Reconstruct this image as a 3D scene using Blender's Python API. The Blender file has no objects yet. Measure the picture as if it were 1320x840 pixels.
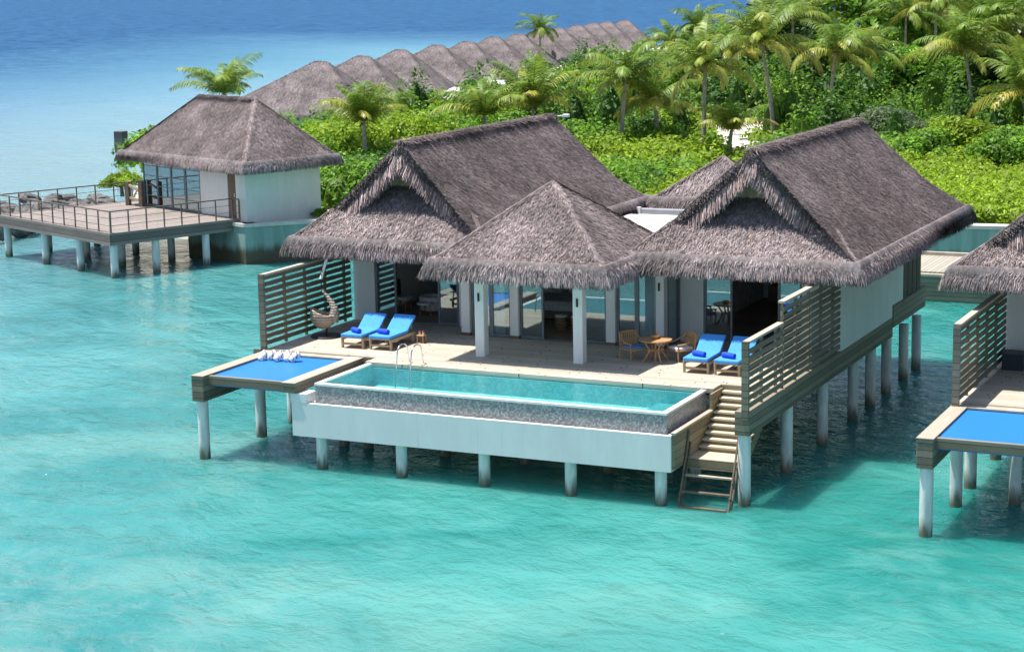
import bpy, math, random
import numpy as np
from mathutils import Vector, Matrix
random.seed(7)
RNG = np.random.default_rng(11)
SC = bpy.context.scene
COL = SC.collection

# ------------------------------------------------------------------ camera, light, exposure
CX = np.array([12.543, -37.5645, 11.2471]); YAW, PITCH, ROLL, FPX = -0.4474, -0.1819, -0.0198, 2475.1
_F = np.array([math.sin(YAW)*math.cos(PITCH), math.cos(YAW)*math.cos(PITCH), math.sin(PITCH)])
_r = np.array([math.cos(YAW), -math.sin(YAW), 0.0]); _u = np.cross(_r, _F)
_R = math.cos(ROLL)*_r + math.sin(ROLL)*_u
_U = -math.sin(ROLL)*_r + math.cos(ROLL)*_u
cam = bpy.data.cameras.new('camera'); co = bpy.data.objects.new('camera', cam); COL.objects.link(co)
co.matrix_world = Matrix(((_R[0], _U[0], -_F[0], CX[0]), (_R[1], _U[1], -_F[1], CX[1]), (_R[2], _U[2], -_F[2], CX[2]), (0, 0, 0, 1)))
cam.sensor_width = 36; cam.lens = FPX/1320*36; cam.clip_end = 30000; cam.clip_start = 0.5
SC.camera = co

SUN = Vector((-0.31, -0.06, 1.0)).normalized()
sl = bpy.data.lights.new('sun', 'SUN'); sl.energy = 5.0; sl.angle = math.radians(0.5); sl.color = (1.0, 0.96, 0.90)
so = bpy.data.objects.new('sun', sl); COL.objects.link(so); so.location = (0, 0, 60)
so.rotation_euler = SUN.to_track_quat('Z', 'Y').to_euler()
W = bpy.data.worlds.new('World'); SC.world = W; W.use_nodes = True
wn = W.node_tree.nodes; sky = wn.new('ShaderNodeTexSky'); sky.sky_type = 'NISHITA'; sky.sun_disc = False
sky.sun_elevation = math.asin(SUN.z); sky.sun_rotation = math.atan2(SUN.x, SUN.y)
sky.air_density = 1.0; sky.dust_density = 1.2; sky.ozone_density = 1.0
bg = wn['Background']; bg.inputs['Strength'].default_value = 0.12
W.node_tree.links.new(sky.outputs[0], bg.inputs[0])
SC.view_settings.view_transform = 'Standard'; SC.view_settings.look = 'None'
SC.view_settings.exposure = 0.6; SC.view_settings.gamma = 1.0; SC.view_settings.use_curve_mapping = False
SC.cycles.max_bounces = 7; SC.cycles.diffuse_bounces = 3; SC.cycles.glossy_bounces = 3
SC.cycles.transmission_bounces = 4; SC.cycles.transparent_max_bounces = 8

def at(u, v, axis, val):
    """a photograph pixel carried out to the plane where coordinate axis = val (used for surveying positions only)"""
    d = _F + _R*(u-660)/FPX - _U*(v-420)/FPX
    t = (val-CX[axis])/d[axis]
    return CX + t*d

# ------------------------------------------------------------------ node helpers and materials
class NT:
    def __init__(s, name):
        s.m = bpy.data.materials.new(name); s.m.use_nodes = True
        s.t = s.m.node_tree; s.p = s.t.nodes['Principled BSDF']; s.out = s.t.nodes['Material Output']
    def n(s, typ, **kw):
        q = s.t.nodes.new('ShaderNode'+typ)
        for k, v in kw.items(): setattr(q, k, v)
        return q
    def l(s, a, b): s.t.links.new(a, b)
    def put(s, sock, v):
        if isinstance(v, bpy.types.NodeSocket): s.l(v, sock)
        elif isinstance(v, (tuple, list)) and len(v) == 3 and sock.type == 'RGBA': sock.default_value = (*v, 1)
        else: sock.default_value = v
    def math(s, op, a, b=0.0, c=None, clamp=False):
        q = s.n('Math', operation=op, use_clamp=clamp); s.put(q.inputs[0], a); s.put(q.inputs[1], b)
        if c is not None: s.put(q.inputs[2], c)
        return q.outputs[0]
    def mix(s, f, a, b, mode='MIX'):
        q = s.n('Mix', data_type='RGBA', blend_type=mode); s.put(q.inputs[0], f); s.put(q.inputs[6], a); s.put(q.inputs[7], b)
        return q.outputs[2]
    def ramp(s, f, lo, hi, a=0.0, b=1.0, smooth=True):
        q = s.n('MapRange', interpolation_type='SMOOTHSTEP' if smooth else 'LINEAR')
        s.put(q.inputs[0], f); q.inputs[1].default_value = lo; q.inputs[2].default_value = hi
        q.inputs[3].default_value = a; q.inputs[4].default_value = b
        return q.outputs[0]
    def obj(s): return s.n('TexCoord').outputs['Object']
    def pos(s): return s.n('NewGeometry').outputs['Position']
    def vmul(s, v, k):
        q = s.n('VectorMath', operation='MULTIPLY'); s.l(v, q.inputs[0]); q.inputs[1].default_value = k; return q.outputs[0]
    def vadd(s, v, w):
        q = s.n('VectorMath', operation='ADD'); s.l(v, q.inputs[0]); s.put(q.inputs[1], w); return q.outputs[0]
    def noise(s, v, scale, detail=3.0, rough=0.55, dist=0.0, col=False):
        q = s.n('TexNoise'); s.l(v, q.inputs['Vector']); q.inputs['Scale'].default_value = scale
        q.inputs['Detail'].default_value = detail; q.inputs['Roughness'].default_value = rough; q.inputs['Distortion'].default_value = dist
        return q.outputs['Color' if col else 'Fac']
    def white(s, w, dim='1D'):
        q = s.n('TexWhiteNoise', noise_dimensions=dim); s.l(w, q.inputs['W' if dim == '1D' else 'Vector']); return q.outputs['Value']
    def sep(s, v):
        q = s.n('SeparateXYZ'); s.l(v, q.inputs[0]); return q.outputs
    def bump(s, h, strength=0.4, dist=0.02, normal=None):
        q = s.n('Bump'); s.l(h, q.inputs['Height']); q.inputs['Strength'].default_value = strength; q.inputs['Distance'].default_value = dist
        if normal is not None: s.l(normal, q.inputs['Normal'])
        return q.outputs[0]
    def set(s, **kw):
        for k, v in kw.items(): s.put(s.p.inputs[k.replace('_', ' ')], v)
        return s.m
    def attr(s, name='tint'):
        q = s.n('Attribute'); q.attribute_name = name; return q.outputs['Color']

def plain(name, col, rough=0.6, var=0.12, scale=6.0, metal=0.0, bump=0.0, spec=0.4):
    a = NT(name); o = a.obj(); f = a.noise(o, scale, 4)
    c = a.mix(a.ramp(f, .3, .7), tuple(x*(1-var) for x in col), tuple(min(1, x*(1+var)) for x in col))
    kw = dict(Base_Color=c, Roughness=rough, Metallic=metal, Specular_IOR_Level=spec)
    if bump: kw['Normal'] = a.bump(a.noise(o, scale*5, 4), bump, .01)
    return a.set(**kw)

def planks(name, axis, width, ca, cb, gap=0.07, grain_axis=0, rough=0.75, gapcol=(.02, .017, .014), joint=None, bump=.5):
    a = NT(name); o = a.obj(); x = a.sep(o)[axis]
    q = a.math('DIVIDE', a.math('ADD', x, 100.003), width)
    fr = a.math('FRACT', q); idx = a.math('FLOOR', q); rnd = a.white(idx)
    k = [5.0, 5.0, 5.0]; k[grain_axis] = 0.5
    shift = a.n('CombineXYZ'); a.l(a.math('MULTIPLY', rnd, 37.0), shift.inputs[grain_axis])
    g = a.noise(a.vadd(a.vmul(o, k), shift.outputs[0]), 3.0, 5, .65)
    big = a.noise(o, .8, 3)
    f = a.math('ADD', a.math('MULTIPLY', rnd, .45), a.math('ADD', a.math('MULTIPLY', g, .6), a.math('MULTIPLY', a.math('SUBTRACT', big, .5), .5)))
    c = a.mix(a.ramp(f, .15, .95), ca, cb)
    mask = a.math('LESS_THAN', fr, gap)
    if joint:
        y = a.sep(o)[grain_axis]
        jj = a.math('FRACT', a.math('ADD', a.math('DIVIDE', a.math('ADD', y, 100.0), joint), a.math('MULTIPLY', rnd, 5.0)))
        mask = a.math('MAXIMUM', mask, a.math('LESS_THAN', jj, .008))
    c = a.mix(mask, c, gapcol)
    h = a.math('SUBTRACT', a.math('MULTIPLY', g, .25), mask)
    return a.set(Base_Color=c, Roughness=rough, Normal=a.bump(h, bump, .012), Specular_IOR_Level=.25)

def mk_thatch(name, gain=1.0):
    a = NT(name); o = a.obj(); t = a.attr()
    n1 = a.noise(o, .9, 3); n2 = a.noise(a.vmul(o, (1, 1, .5)), 9.0, 4, .7)
    f = a.math('MULTIPLY', a.math('MULTIPLY', a.ramp(n1, .3, .7, .74, 1.22), a.ramp(a.noise(o, .35, 4, .6), .35, .65, .86, 1.12)), a.ramp(n2, .3, .7, .62, 1.32))
    c = a.mix(1.0, t, a.mix(f, (0, 0, 0), (gain, gain, gain)), 'MULTIPLY')
    q = a.n('VectorMath', operation='SCALE'); a.l(t, q.inputs[0]); a.l(a.math('MULTIPLY', f, gain), q.inputs['Scale'])
    return a.set(Base_Color=q.outputs[0], Roughness=.95, Specular_IOR_Level=.12, Normal=a.bump(n2, .5, .03))

def mk_leaf(name, trans=.35, rough=.5):
    a = NT(name); t = a.attr(); o = a.obj(); n = a.noise(o, 1.5, 3)
    q = a.n('VectorMath', operation='SCALE'); a.l(t, q.inputs[0]); a.l(a.ramp(n, .3, .7, .75, 1.25), q.inputs['Scale'])
    a.put(a.p.inputs['Base Color'], q.outputs[0]); a.p.inputs['Roughness'].default_value = rough; a.p.inputs['Specular IOR Level'].default_value = .3
    tr = a.n('BsdfTranslucent'); a.l(q.outputs[0], tr.inputs[0])
    mx = a.n('MixShader'); mx.inputs[0].default_value = trans; a.l(a.p.outputs[0], mx.inputs[1]); a.l(tr.outputs[0], mx.inputs[2])
    a.l(mx.outputs[0], a.out.inputs[0]); return a.m

def mk_post(name):
    a = NT(name); o = a.obj(); z = a.sep(a.pos())[2]
    n = a.noise(a.vmul(o, (4, 4, .8)), 2.0, 4); n2 = a.noise(o, 9, 3)
    c = a.mix(a.ramp(n, .35, .7), (.60, .60, .57), (.78, .78, .75))
    wet = a.ramp(a.math('SUBTRACT', z, a.math('MULTIPLY', n, .7)), -.30, .12, 1, 0)
    c = a.mix(wet, c, (.13, .13, .09))
    return a.set(Base_Color=c, Roughness=.7, Normal=a.bump(n2, .2, .02))

def mk_white(name, col=(.80, .80, .77)):
    a = NT(name); o = a.obj(); n = a.noise(a.vmul(o, (1, 1, .35)), 1.6, 5, .6); n2 = a.noise(o, 14, 3)
    c = a.mix(a.ramp(n, .35, .75), tuple(x*.90 for x in col), col)
    drip = a.noise(a.vmul(o, (5, 5, .35)), 1.5, 5, .7); c = a.mix(a.ramp(drip, .55, .80, 0, .30), c, (.46, .45, .40))
    return a.set(Base_Color=c, Roughness=.65, Normal=a.bump(n2, .08, .01), Specular_IOR_Level=.3)

def mk_glass(name, refl=.19, tint=(.86, .93, .95)):
    a = NT(name); g = a.n('BsdfGlossy'); g.inputs['Roughness'].default_value = .015; g.inputs['Color'].default_value = (.80, .92, .95, 1)
    t = a.n('BsdfTransparent'); t.inputs[0].default_value = (*tint, 1)
    lw = a.n('LayerWeight'); lw.inputs[0].default_value = .35
    mx = a.n('MixShader'); a.l(a.math('ADD', refl, a.math('MULTIPLY', lw.outputs['Fresnel'], .4), clamp=True), mx.inputs[0])
    a.l(t.outputs[0], mx.inputs[1]); a.l(g.outputs[0], mx.inputs[2]); a.l(mx.outputs[0], a.out.inputs[0]); return a.m

def mk_tile(name, cols, size):
    a = NT(name); o = a.vadd(a.obj(), (.0137, .0091, .0113))
    s = a.n('VectorMath', operation='SNAP'); a.l(o, s.inputs[0]); s.inputs[1].default_value = (size, size, size)
    r = a.white(s.outputs[0], '3D')
    cr = a.n('ValToRGB'); cr.color_ramp.interpolation = 'CONSTANT'; e = cr.color_ramp.elements
    while len(e) < len(cols): e.new(.5)
    for i, c in enumerate(cols): e[i].position = i/len(cols); e[i].color = (*c, 1)
    a.l(r, cr.inputs[0])
    big = a.noise(a.obj(), 1.2, 3)
    c = a.mix(a.ramp(big, .35, .7, 0, .35), cr.outputs[0], (.30, .27, .25))
    return a.set(Base_Color=c, Roughness=.3)

def mk_sea():
    a = NT('sea_water'); a.p.subsurface_method = 'BURLEY'; P = a.pos(); X = a.sep(P)
    # bathymetry: shallow sand lagoon near the villa, paler further out (sand plus grazing sky reflection painted into the colour), drop-off beyond the reef edge
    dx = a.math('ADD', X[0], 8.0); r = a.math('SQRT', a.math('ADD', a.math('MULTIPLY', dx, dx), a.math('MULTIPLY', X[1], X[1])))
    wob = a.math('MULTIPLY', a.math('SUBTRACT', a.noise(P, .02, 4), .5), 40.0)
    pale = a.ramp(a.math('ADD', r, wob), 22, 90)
    d1 = a.math('ADD', a.math('MULTIPLY', a.math('ADD', X[0], 141.0), -.95), a.math('MULTIPLY', a.math('SUBTRACT', X[1], 146.0), -.31))
    d2 = a.math('MULTIPLY', a.math('SUBTRACT', X[1], 262.0), .8)
    dd = a.math('ADD', a.math('MAXIMUM', d1, d2), a.math('MULTIPLY', wob, .8))
    mid = a.ramp(dd, -95, 0); deep = a.ramp(dd, -55, 50)
    V = a.vmul(P, (1, 1.0, 1))
    rot = a.n('VectorRotate', rotation_type='Z_AXIS'); a.l(P, rot.inputs[0]); rot.inputs['Angle'].default_value = .5
    R = rot.outputs[0]
    st = a.vmul(R, (.85, 1.15, 1))
    big = a.noise(R, .10, 4, .55, .6); med = a.noise(st, .45, 5, .62, 1.0); fine = a.noise(st, 1.6, 5, .65, .8)
    near = a.mix(a.ramp(big, .34, .66), (.013, .188, .165), (.066, .292, .258))
    near = a.mix(a.ramp(med, .46, .78, 0, .38), near, (.13, .37, .34))
    near = a.mix(a.ramp(a.math('ADD', med, a.math('MULTIPLY', fine, .4)), .42, .64, .60, 0), near, (.004, .14, .122))
    near = a.mix(a.ramp(a.noise(R, .055, 3, .5, .8), .52, .68, 0, .38), near, (.008, .135, .125))
    near = a.mix(a.ramp(a.noise(a.vadd(R, (31, 7, 0)), .09, 4, .6, .8), .54, .70, 0, .45), near, (.17, .36, .30))
    # coral rubble and weed patches on the bottom in front of the villa
    bx = a.math('ADD', X[0], 9.0); by = a.math('ADD', X[1], 11.5)
    rub = a.ramp(a.math('SQRT', a.math('ADD', a.math('MULTIPLY', bx, bx), a.math('MULTIPLY', a.math('MULTIPLY', by, by), 1.6))), 2.0, 9.0, 1, 0)
    patch = a.ramp(a.noise(st, .8, 5, .7, 1.2), .44, .66)
    near = a.mix(a.math('MULTIPLY', a.math('MULTIPLY', rub, patch), .34), near, (.22, .31, .29))
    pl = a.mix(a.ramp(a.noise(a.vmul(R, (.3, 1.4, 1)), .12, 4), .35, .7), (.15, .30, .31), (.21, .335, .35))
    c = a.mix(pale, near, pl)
    c = a.mix(mid, c, (.085, .215, .30)); c = a.mix(deep, c, a.mix(a.ramp(a.noise(a.vmul(R, (.6, 1, 1)), .28, 6, .75, .6), .36, .64), (.009, .048, .125), (.030, .110, .225)))
    # small breaking crests, and water glints painted as white flecks
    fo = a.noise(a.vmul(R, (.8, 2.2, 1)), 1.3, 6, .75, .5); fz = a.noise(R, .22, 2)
    foam_glints = a.math('MULTIPLY', a.ramp(fo, .655, .74), a.ramp(fz, .52, .66))
    c = a.mix(a.math('MULTIPLY', foam_glints, .75), c, (.80, .86, .86))
    w1 = a.noise(a.vmul(R, (.7, 1.1, 1)), .50, 3, .5, .4); w2 = a.noise(a.vmul(R, (.8, 1.15, 1)), 1.8, 4, .6, .5); w3 = a.noise(R, 6.0, 3, .6, .3)
    h = a.math('ADD', a.math('MULTIPLY', w1, .55), a.math('ADD', a.math('MULTIPLY', w2, .26), a.math('MULTIPLY', w3, .05)))
    far = a.ramp(r, 50, 240)
    return a.set(Base_Color=c, Roughness=a.math('ADD', .10, a.math('MULTIPLY', far, .35)), IOR=1.33, Specular_IOR_Level=a.math('SUBTRACT', .36, a.math('MULTIPLY', far, .32)), Normal=a.bump(h, .75, .55), Subsurface_Weight=.92, Subsurface_Radius=(.5, 1.0, 1.0), Subsurface_Scale=1.6)

def mk_poolwater():
    a = NT('pool_water'); P = a.obj()
    n = a.math('ADD', a.noise(a.vmul(P, (1, 1.6, 1)), 3.0, 3), a.math('MULTIPLY', a.noise(P, 9, 2), .3))
    nm = a.bump(n, .35, .06)
    t = a.n('BsdfTransparent'); t.inputs[0].default_value = (.50, .88, .90, 1)
    g = a.n('BsdfGlossy'); g.inputs['Roughness'].default_value = .02; a.l(nm, g.inputs['Normal'])
    fr = a.n('Fresnel'); fr.inputs[0].default_value = 1.33; a.l(nm, fr.inputs['Normal'])
    d = a.n('BsdfDiffuse'); d.inputs[0].default_value = (.06, .42, .46, 1); a.l(nm, d.inputs['Normal'])
    m0 = a.n('MixShader'); m0.inputs[0].default_value = .14; a.l(t.outputs[0], m0.inputs[1]); a.l(d.outputs[0], m0.inputs[2])
    m1 = a.n('MixShader'); a.l(fr.outputs[0], m1.inputs[0]); a.l(m0.outputs[0], m1.inputs[1]); a.l(g.outputs[0], m1.inputs[2])
    a.l(m1.outputs[0], a.out.inputs[0]); return a.m

def mk_sand():
    a = NT('island_sand'); P = a.pos(); n = a.noise(P, .35, 5); n2 = a.noise(P, 6, 4)
    c = a.mix(a.ramp(n, .35, .7), (.50, .45, .36), (.60, .56, .47))
    return a.set(Base_Color=c, Roughness=.95, Normal=a.bump(n2, .3, .05))

def mk_wicker(name, ca, cb, sc=28):
    a = NT(name); o = a.obj()
    w = a.n('TexWave', wave_type='BANDS', bands_direction='Z'); a.l(o, w.inputs[0]); w.inputs['Scale'].default_value = sc/6; w.inputs['Distortion'].default_value = 2.5; w.inputs['Detail'].default_value = 2
    v = a.n('TexVoronoi'); a.l(o, v.inputs[0]); v.inputs['Scale'].default_value = sc
    f = a.math('MULTIPLY', w.outputs['Fac'], a.ramp(v.outputs['Distance'], .1, .7))
    return a.set(Base_Color=a.mix(f, ca, cb), Roughness=.7, Normal=a.bump(f, .8, .02))

def mk_pattern(name):
    a = NT(name); o = a.obj(); v = a.noise(o, 9, 2, .5, 1.5)
    return a.set(Base_Color=a.mix(a.ramp(v, .54, .58), (.86, .80, .75), (.08, .08, .085)), Roughness=.85)

M = dict(
 thatch=mk_thatch('thatch'), leaf=mk_leaf('broad_leaf', .42), frond=mk_leaf('palm_frond', .32, .42),
 post=mk_post('painted_concrete'), white=mk_white('white_render'), cream=mk_white('warm_white_render', (.78, .76, .70)),
 deck=planks('bleached_deck_boards', 1, .105, (.40, .35, .275), (.59, .525, .43), .085, 0, joint=3.1),
 jdeck=planks('grey_deck_boards', 0, .13, (.22, .185, .165), (.34, .29, .26), .08, 1, joint=2.6),
 fascia=planks('weathered_fascia_boards', 2, .145, (.16, .135, .095), (.29, .25, .185), .07, 1),
 fasciax=planks('weathered_front_boards', 2, .145, (.16, .135, .095), (.29, .25, .185), .07, 0),
 jfascia=planks('grey_fascia_boards', 2, .22, (.15, .12, .105), (.27, .225, .20), .06, 0),
 wboards=planks('silver_grey_boards', 0, .16, (.30, .27, .22), (.42, .38, .31), .07, 1),
 slat=planks('weathered_slats', 2, .165, (.145, .122, .085), (.25, .215, .155), .0, 1),
 slatshade=planks('shaded_slats', 2, .165, (.115, .10, .065), (.20, .175, .12), .0, 1),  # same slats a tone darker: shade on the inner face put into the colour
 cap=planks('bleached_rail_wood', 0, .31, (.36, .31, .24), (.50, .45, .36), .0, 1),
 tread=planks('pale_stair_boards', 1, .09, (.46, .40, .29), (.60, .54, .42), .05, 0),
 riser=planks('stair_side_boards', 2, .16, (.22, .17, .11), (.36, .29, .19), .05, 1),
 teak=planks('teak', 1, .043, (.42, .235, .10), (.56, .34, .16), .05, 0, rough=.5, bump=.2),
 teakgrey=planks('silvered_teak', 1, .05, (.36, .26, .16), (.50, .38, .25), .0, 1, rough=.6, bump=.2),
 brown=planks('brown_door_boards', 0, .3, (.17, .10, .06), (.25, .155, .10), .02, 2, rough=.6),
 darkwood=planks('dark_floor_boards', 1, .16, (.24, .18, .14), (.36, .28, .22), .03, 0, rough=.4),
 rail=plain('dark_bronze_rail', (.16, .12, .085), .5, .2), frame=plain('grey_aluminium', (.17, .19, .215), .45, .08, metal=.2),
 steel=plain('polished_steel', (.75, .75, .74), .18, .05, metal=1.0), black=plain('black_metal', (.018, .018, .02), .5),
 mattress=plain('sky_blue_canvas', (.075, .31, .74), .85, .07, 14, bump=.15, spec=.2), towel=plain('royal_blue_towel', (.035, .10, .60), .95, .12, 30, bump=.5, spec=.1),
 net=plain('blue_netting', (.022, .19, .56), .42, .05, 40, bump=.2, spec=.5), glass=mk_glass('reflective_glass'), hutglass=mk_glass('hut_glass', .35, (.5, .62, .68)),
 tile=mk_tile('grey_mosaic', [(.17, .18, .19), (.25, .26, .27), (.36, .36, .365), (.46, .45, .45), (.21, .22, .235), (.31, .29, .28)], .036),
 pooltile=mk_tile('pool_mosaic', [(.18, .44, .47), (.23, .50, .53), (.29, .57, .60), (.21, .47, .52)], .06),
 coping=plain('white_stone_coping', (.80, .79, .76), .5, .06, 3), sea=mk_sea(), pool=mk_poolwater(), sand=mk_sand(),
 bark=plain('palm_bark', (.37, .32, .27), .9, .3, 7, bump=.5), twig=plain('brown_bark', (.12, .09, .065), .9, .3, 7, bump=.5),
 rock=plain('dark_boulder', (.13, .125, .12), .85, .45, 2.2, bump=.8), seawall=None, ceil=plain('room_ceiling', (.72, .70, .67), .8),
 room=plain('room_wall', (.80, .79, .77), .8), sofa=plain('pale_upholstery', (.66, .65, .63), .9, .06, bump=.1), dark=plain('dark_upholstery', (.035, .035, .04), .7),
 bedlinen=plain('bed_linen', (.72, .73, .75), .9), wicker=mk_wicker('wicker', (.24, .19, .145), (.62, .53, .42)), rattan=mk_wicker('tan_rattan', (.16, .09, .05), (.42, .26, .14), 22),
 curtain=plain('sheer_curtain', (.84, .89, .92), .85, .04), bowl=plain('wooden_bowl', (.50, .23, .08), .4, .2), red=plain('red_petals', (.55, .05, .03), .6),
 cushion=plain('blue_grey_cushion', (.13, .27, .50), .9), palec=plain('white_cushion', (.72, .74, .78), .9), pattern=mk_pattern('black_and_white_print'),
 flat=plain('white_roof_membrane', (.66, .66, .66), .8, .06, 2), flatgrey=plain('grey_roof_flashing', (.27, .27, .285), .7, .1, 2), rug=plain('grey_blue_rug', (.24, .28, .33), .95, .35, 3),
 concrete=plain('pale_concrete', (.58, .55, .48), .9, .12, 3), ochre=plain('gable_board', (.42, .31, .19), .8, .15), slate=planks('grey_shingle_boards', 2, .14, (.085, .085, .08), (.15, .15, .14), .08, 0),
)
def mk_seawall():
    a = NT('stained_seawall'); z = a.sep(a.pos())[2]; o = a.pos()
    n = a.noise(a.vmul(o, (1, 1, .12)), 1.6, 5, .65)
    c = a.mix(a.ramp(n, .35, .7), (.20, .31, .27), (.34, .46, .41))
    low = a.ramp(a.math('ADD', z, a.math('MULTIPLY', n, .7)), .75, 1.15, 1, 0)
    c = a.mix(low, c, (.095, .085, .05))
    return a.set(Base_Color=c, Roughness=.85)
M['seawall'] = mk_seawall()

# ------------------------------------------------------------------ mesh builder
class MB:
    def __init__(s): s.v = []; s.t = []; s.loops = []; s.sizes = []; s.mi = []; s.nv = 0; s.sm = []
    def add(s, V, F, mi=0, tint=(1, 1, 1), smooth=False):
        V = np.asarray(V, float).reshape(-1, 3); s.v.append(V)
        T = np.asarray(tint, float)
        s.t.append(np.broadcast_to(T, V.shape) if T.ndim == 1 else T)
        for f in F:
            s.loops.append(np.asarray(f)+s.nv); s.sizes.append(np.array([len(f)])); s.mi.append(np.array([mi])); s.sm.append(np.array([smooth]))
        s.nv += len(V); return s
    def quads(s, Q, tint, mi=0, smooth=False):
        n = len(Q); s.v.append(Q.reshape(-1, 3)); s.t.append(np.repeat(np.asarray(tint, float), 4, axis=0))
        s.loops.append(np.arange(4*n)+s.nv); s.sizes.append(np.full(n, 4)); s.mi.append(np.full(n, mi)); s.sm.append(np.full(n, smooth)); s.nv += 4*n; return s
    def box(s, x0, x1, y0, y1, z0, z1, mi=0, tint=(1, 1, 1)):
        return s.add([(x0,y0,z0),(x1,y0,z0),(x1,y1,z0),(x0,y1,z0),(x0,y0,z1),(x1,y0,z1),(x1,y1,z1),(x0,y1,z1)],
                     [(0,3,2,1),(4,5,6,7),(0,1,5,4),(1,2,6,5),(2,3,7,6),(3,0,4,7)], mi, tint)
    def bbox(s, x0, x1, y0, y1, z0, z1, b=.015, mi=0):
        """box with chamfered vertical and top edges"""
        V = []; F = []
        ring = lambda d, z: [(x0+d+b,y0+d,z),(x1-d-b,y0+d,z),(x1-d,y0+d+b,z),(x1-d,y1-d-b,z),(x1-d-b,y1-d,z),(x0+d+b,y1-d,z),(x0+d,y1-d-b,z),(x0+d,y0+d+b,z)]
        for d, z in ((0, z0), (0, z1-b), (b, z1)): V += ring(d, z)
        for k in (0, 8):
            for i in range(8): F.append((k+i, k+(i+1) % 8, k+8+(i+1) % 8, k+8+i))
        F.append(tuple(range(16, 24))); F.append(tuple(range(7, -1, -1)))
        return s.add(V, F, mi)
    def obox(s, a, b, w, h, mi=0, up=(0, 0, 1)):
        """bar of section w x h from a to b"""
        a = np.array(a, float); b = np.array(b, float); d = b-a; d /= np.linalg.norm(d); up = np.array(up, float)
        if abs(d@up) > .98: up = np.array((0, 1, 0.))
        sd = np.cross(d, up); sd /= np.linalg.norm(sd); u = np.cross(sd, d)
        V = [p+sd*i*w/2+u*j*h/2 for p in (a, b) for i, j in ((-1,-1),(1,-1),(1,1),(-1,1))]
        return s.add(V, [(0,1,2,3),(7,6,5,4),(0,4,5,1),(1,5,6,2),(2,6,7,3),(3,7,4,0)], mi)
    def tube(s, pts, rad, n=10, mi=0, tint=(1, 1, 1), caps=True):
        pts = np.array(pts, float); rad = np.broadcast_to(np.asarray(rad, float), (len(pts),))
        V = []; ref = np.array((.13, .31, .94)) ; prev = None
        for i, p in enumerate(pts):
            d = pts[min(i+1, len(pts)-1)]-pts[max(i-1, 0)]; d = d/np.linalg.norm(d)
            if prev is None:
                r = np.array((0, 0, 1.)) if abs(d[2]) < .9 else np.array((1., 0, 0)); sd = np.cross(d, r)
            else: sd = prev-d*(prev@d)
            sd /= np.linalg.norm(sd); prev = sd; u = np.cross(d, sd)
            for k in range(n):
                a = 2*math.pi*k/n; V.append(p+(sd*math.cos(a)+u*math.sin(a))*rad[i])
        F = []
        for i in range(len(pts)-1):
            for k in range(n): F.append((i*n+k, i*n+(k+1) % n, (i+1)*n+(k+1) % n, (i+1)*n+k))
        s.add(V, F, mi, tint, True)
        if caps:
            s.add(V[:n], [tuple(range(n-1, -1, -1))], mi, tint); s.add(V[-n:], [tuple(range(n))], mi, tint)
        return s
    def lathe(s, prof, c=(0, 0, 0), n=20, mi=0, smooth=True):
        V = [(c[0]+r*math.cos(2*math.pi*k/n), c[1]+r*math.sin(2*math.pi*k/n), c[2]+z) for r, z in prof for k in range(n)]
        F = [(i*n+k, i*n+(k+1) % n, (i+1)*n+(k+1) % n, (i+1)*n+k) for i in range(len(prof)-1) for k in range(n)]
        s.add(V, F, mi, (1, 1, 1), smooth)
        if prof[-1][0] > 1e-4: s.add(V[-n:], [tuple(range(n))], mi)
        if prof[0][0] > 1e-4: s.add(V[:n], [tuple(range(n-1, -1, -1))], mi)
        return s
    def prism(s, poly, axis, a, b, mi=0):
        """polygon in the two other axes swept along axis from a to b"""
        n = len(poly); V = []
        for c in (a, b):
            for p in poly:
                q = list(p); q.insert(axis, c); V.append(q)
        F = [tuple(range(n-1, -1, -1)), tuple(range(n, 2*n))]+[(i, (i+1) % n, n+(i+1) % n, n+i) for i in range(n)]
        return s.add(V, F, mi)
    def arrays(s): return np.concatenate(s.v), np.concatenate(s.t)
    def build(s, name, mats, parent=None, bevel=0.0, local=False):
        V, T = s.arrays(); L = np.concatenate(s.loops); S = np.concatenate(s.sizes)
        off = np.zeros(3); q = parent
        while q is not None and not local: off += np.array(q.location); q = q.parent
        me = bpy.data.meshes.new(name)
        me.vertices.add(len(V)); me.vertices.foreach_set('co', (V-off).astype(np.float32).ravel())
        me.loops.add(len(L)); me.loops.foreach_set('vertex_index', L.astype(np.int32))
        me.polygons.add(len(S)); me.polygons.foreach_set('loop_start', np.concatenate(([0], np.cumsum(S)[:-1])).astype(np.int32))
        me.polygons.foreach_set('material_index', np.concatenate(s.mi).astype(np.int32))
        me.polygons.foreach_set('use_smooth', np.concatenate(s.sm).astype(bool))
        at_ = me.attributes.new('tint', 'FLOAT_COLOR', 'POINT')
        at_.data.foreach_set('color', np.concatenate((T, np.ones((len(T), 1))), axis=1).astype(np.float32).ravel())
        me.update(calc_edges=True); me.validate()
        if not isinstance(mats, (list, tuple)): mats = [mats]
        for m in mats: me.materials.append(M[m] if isinstance(m, str) else m)
        o = bpy.data.objects.new(name, me); COL.objects.link(o)
        if parent is not None: o.parent = parent
        if bevel:
            b = o.modifiers.new('bevel', 'BEVEL'); b.width = bevel; b.segments = 2; b.limit_method = 'ANGLE'
        return o

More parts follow.
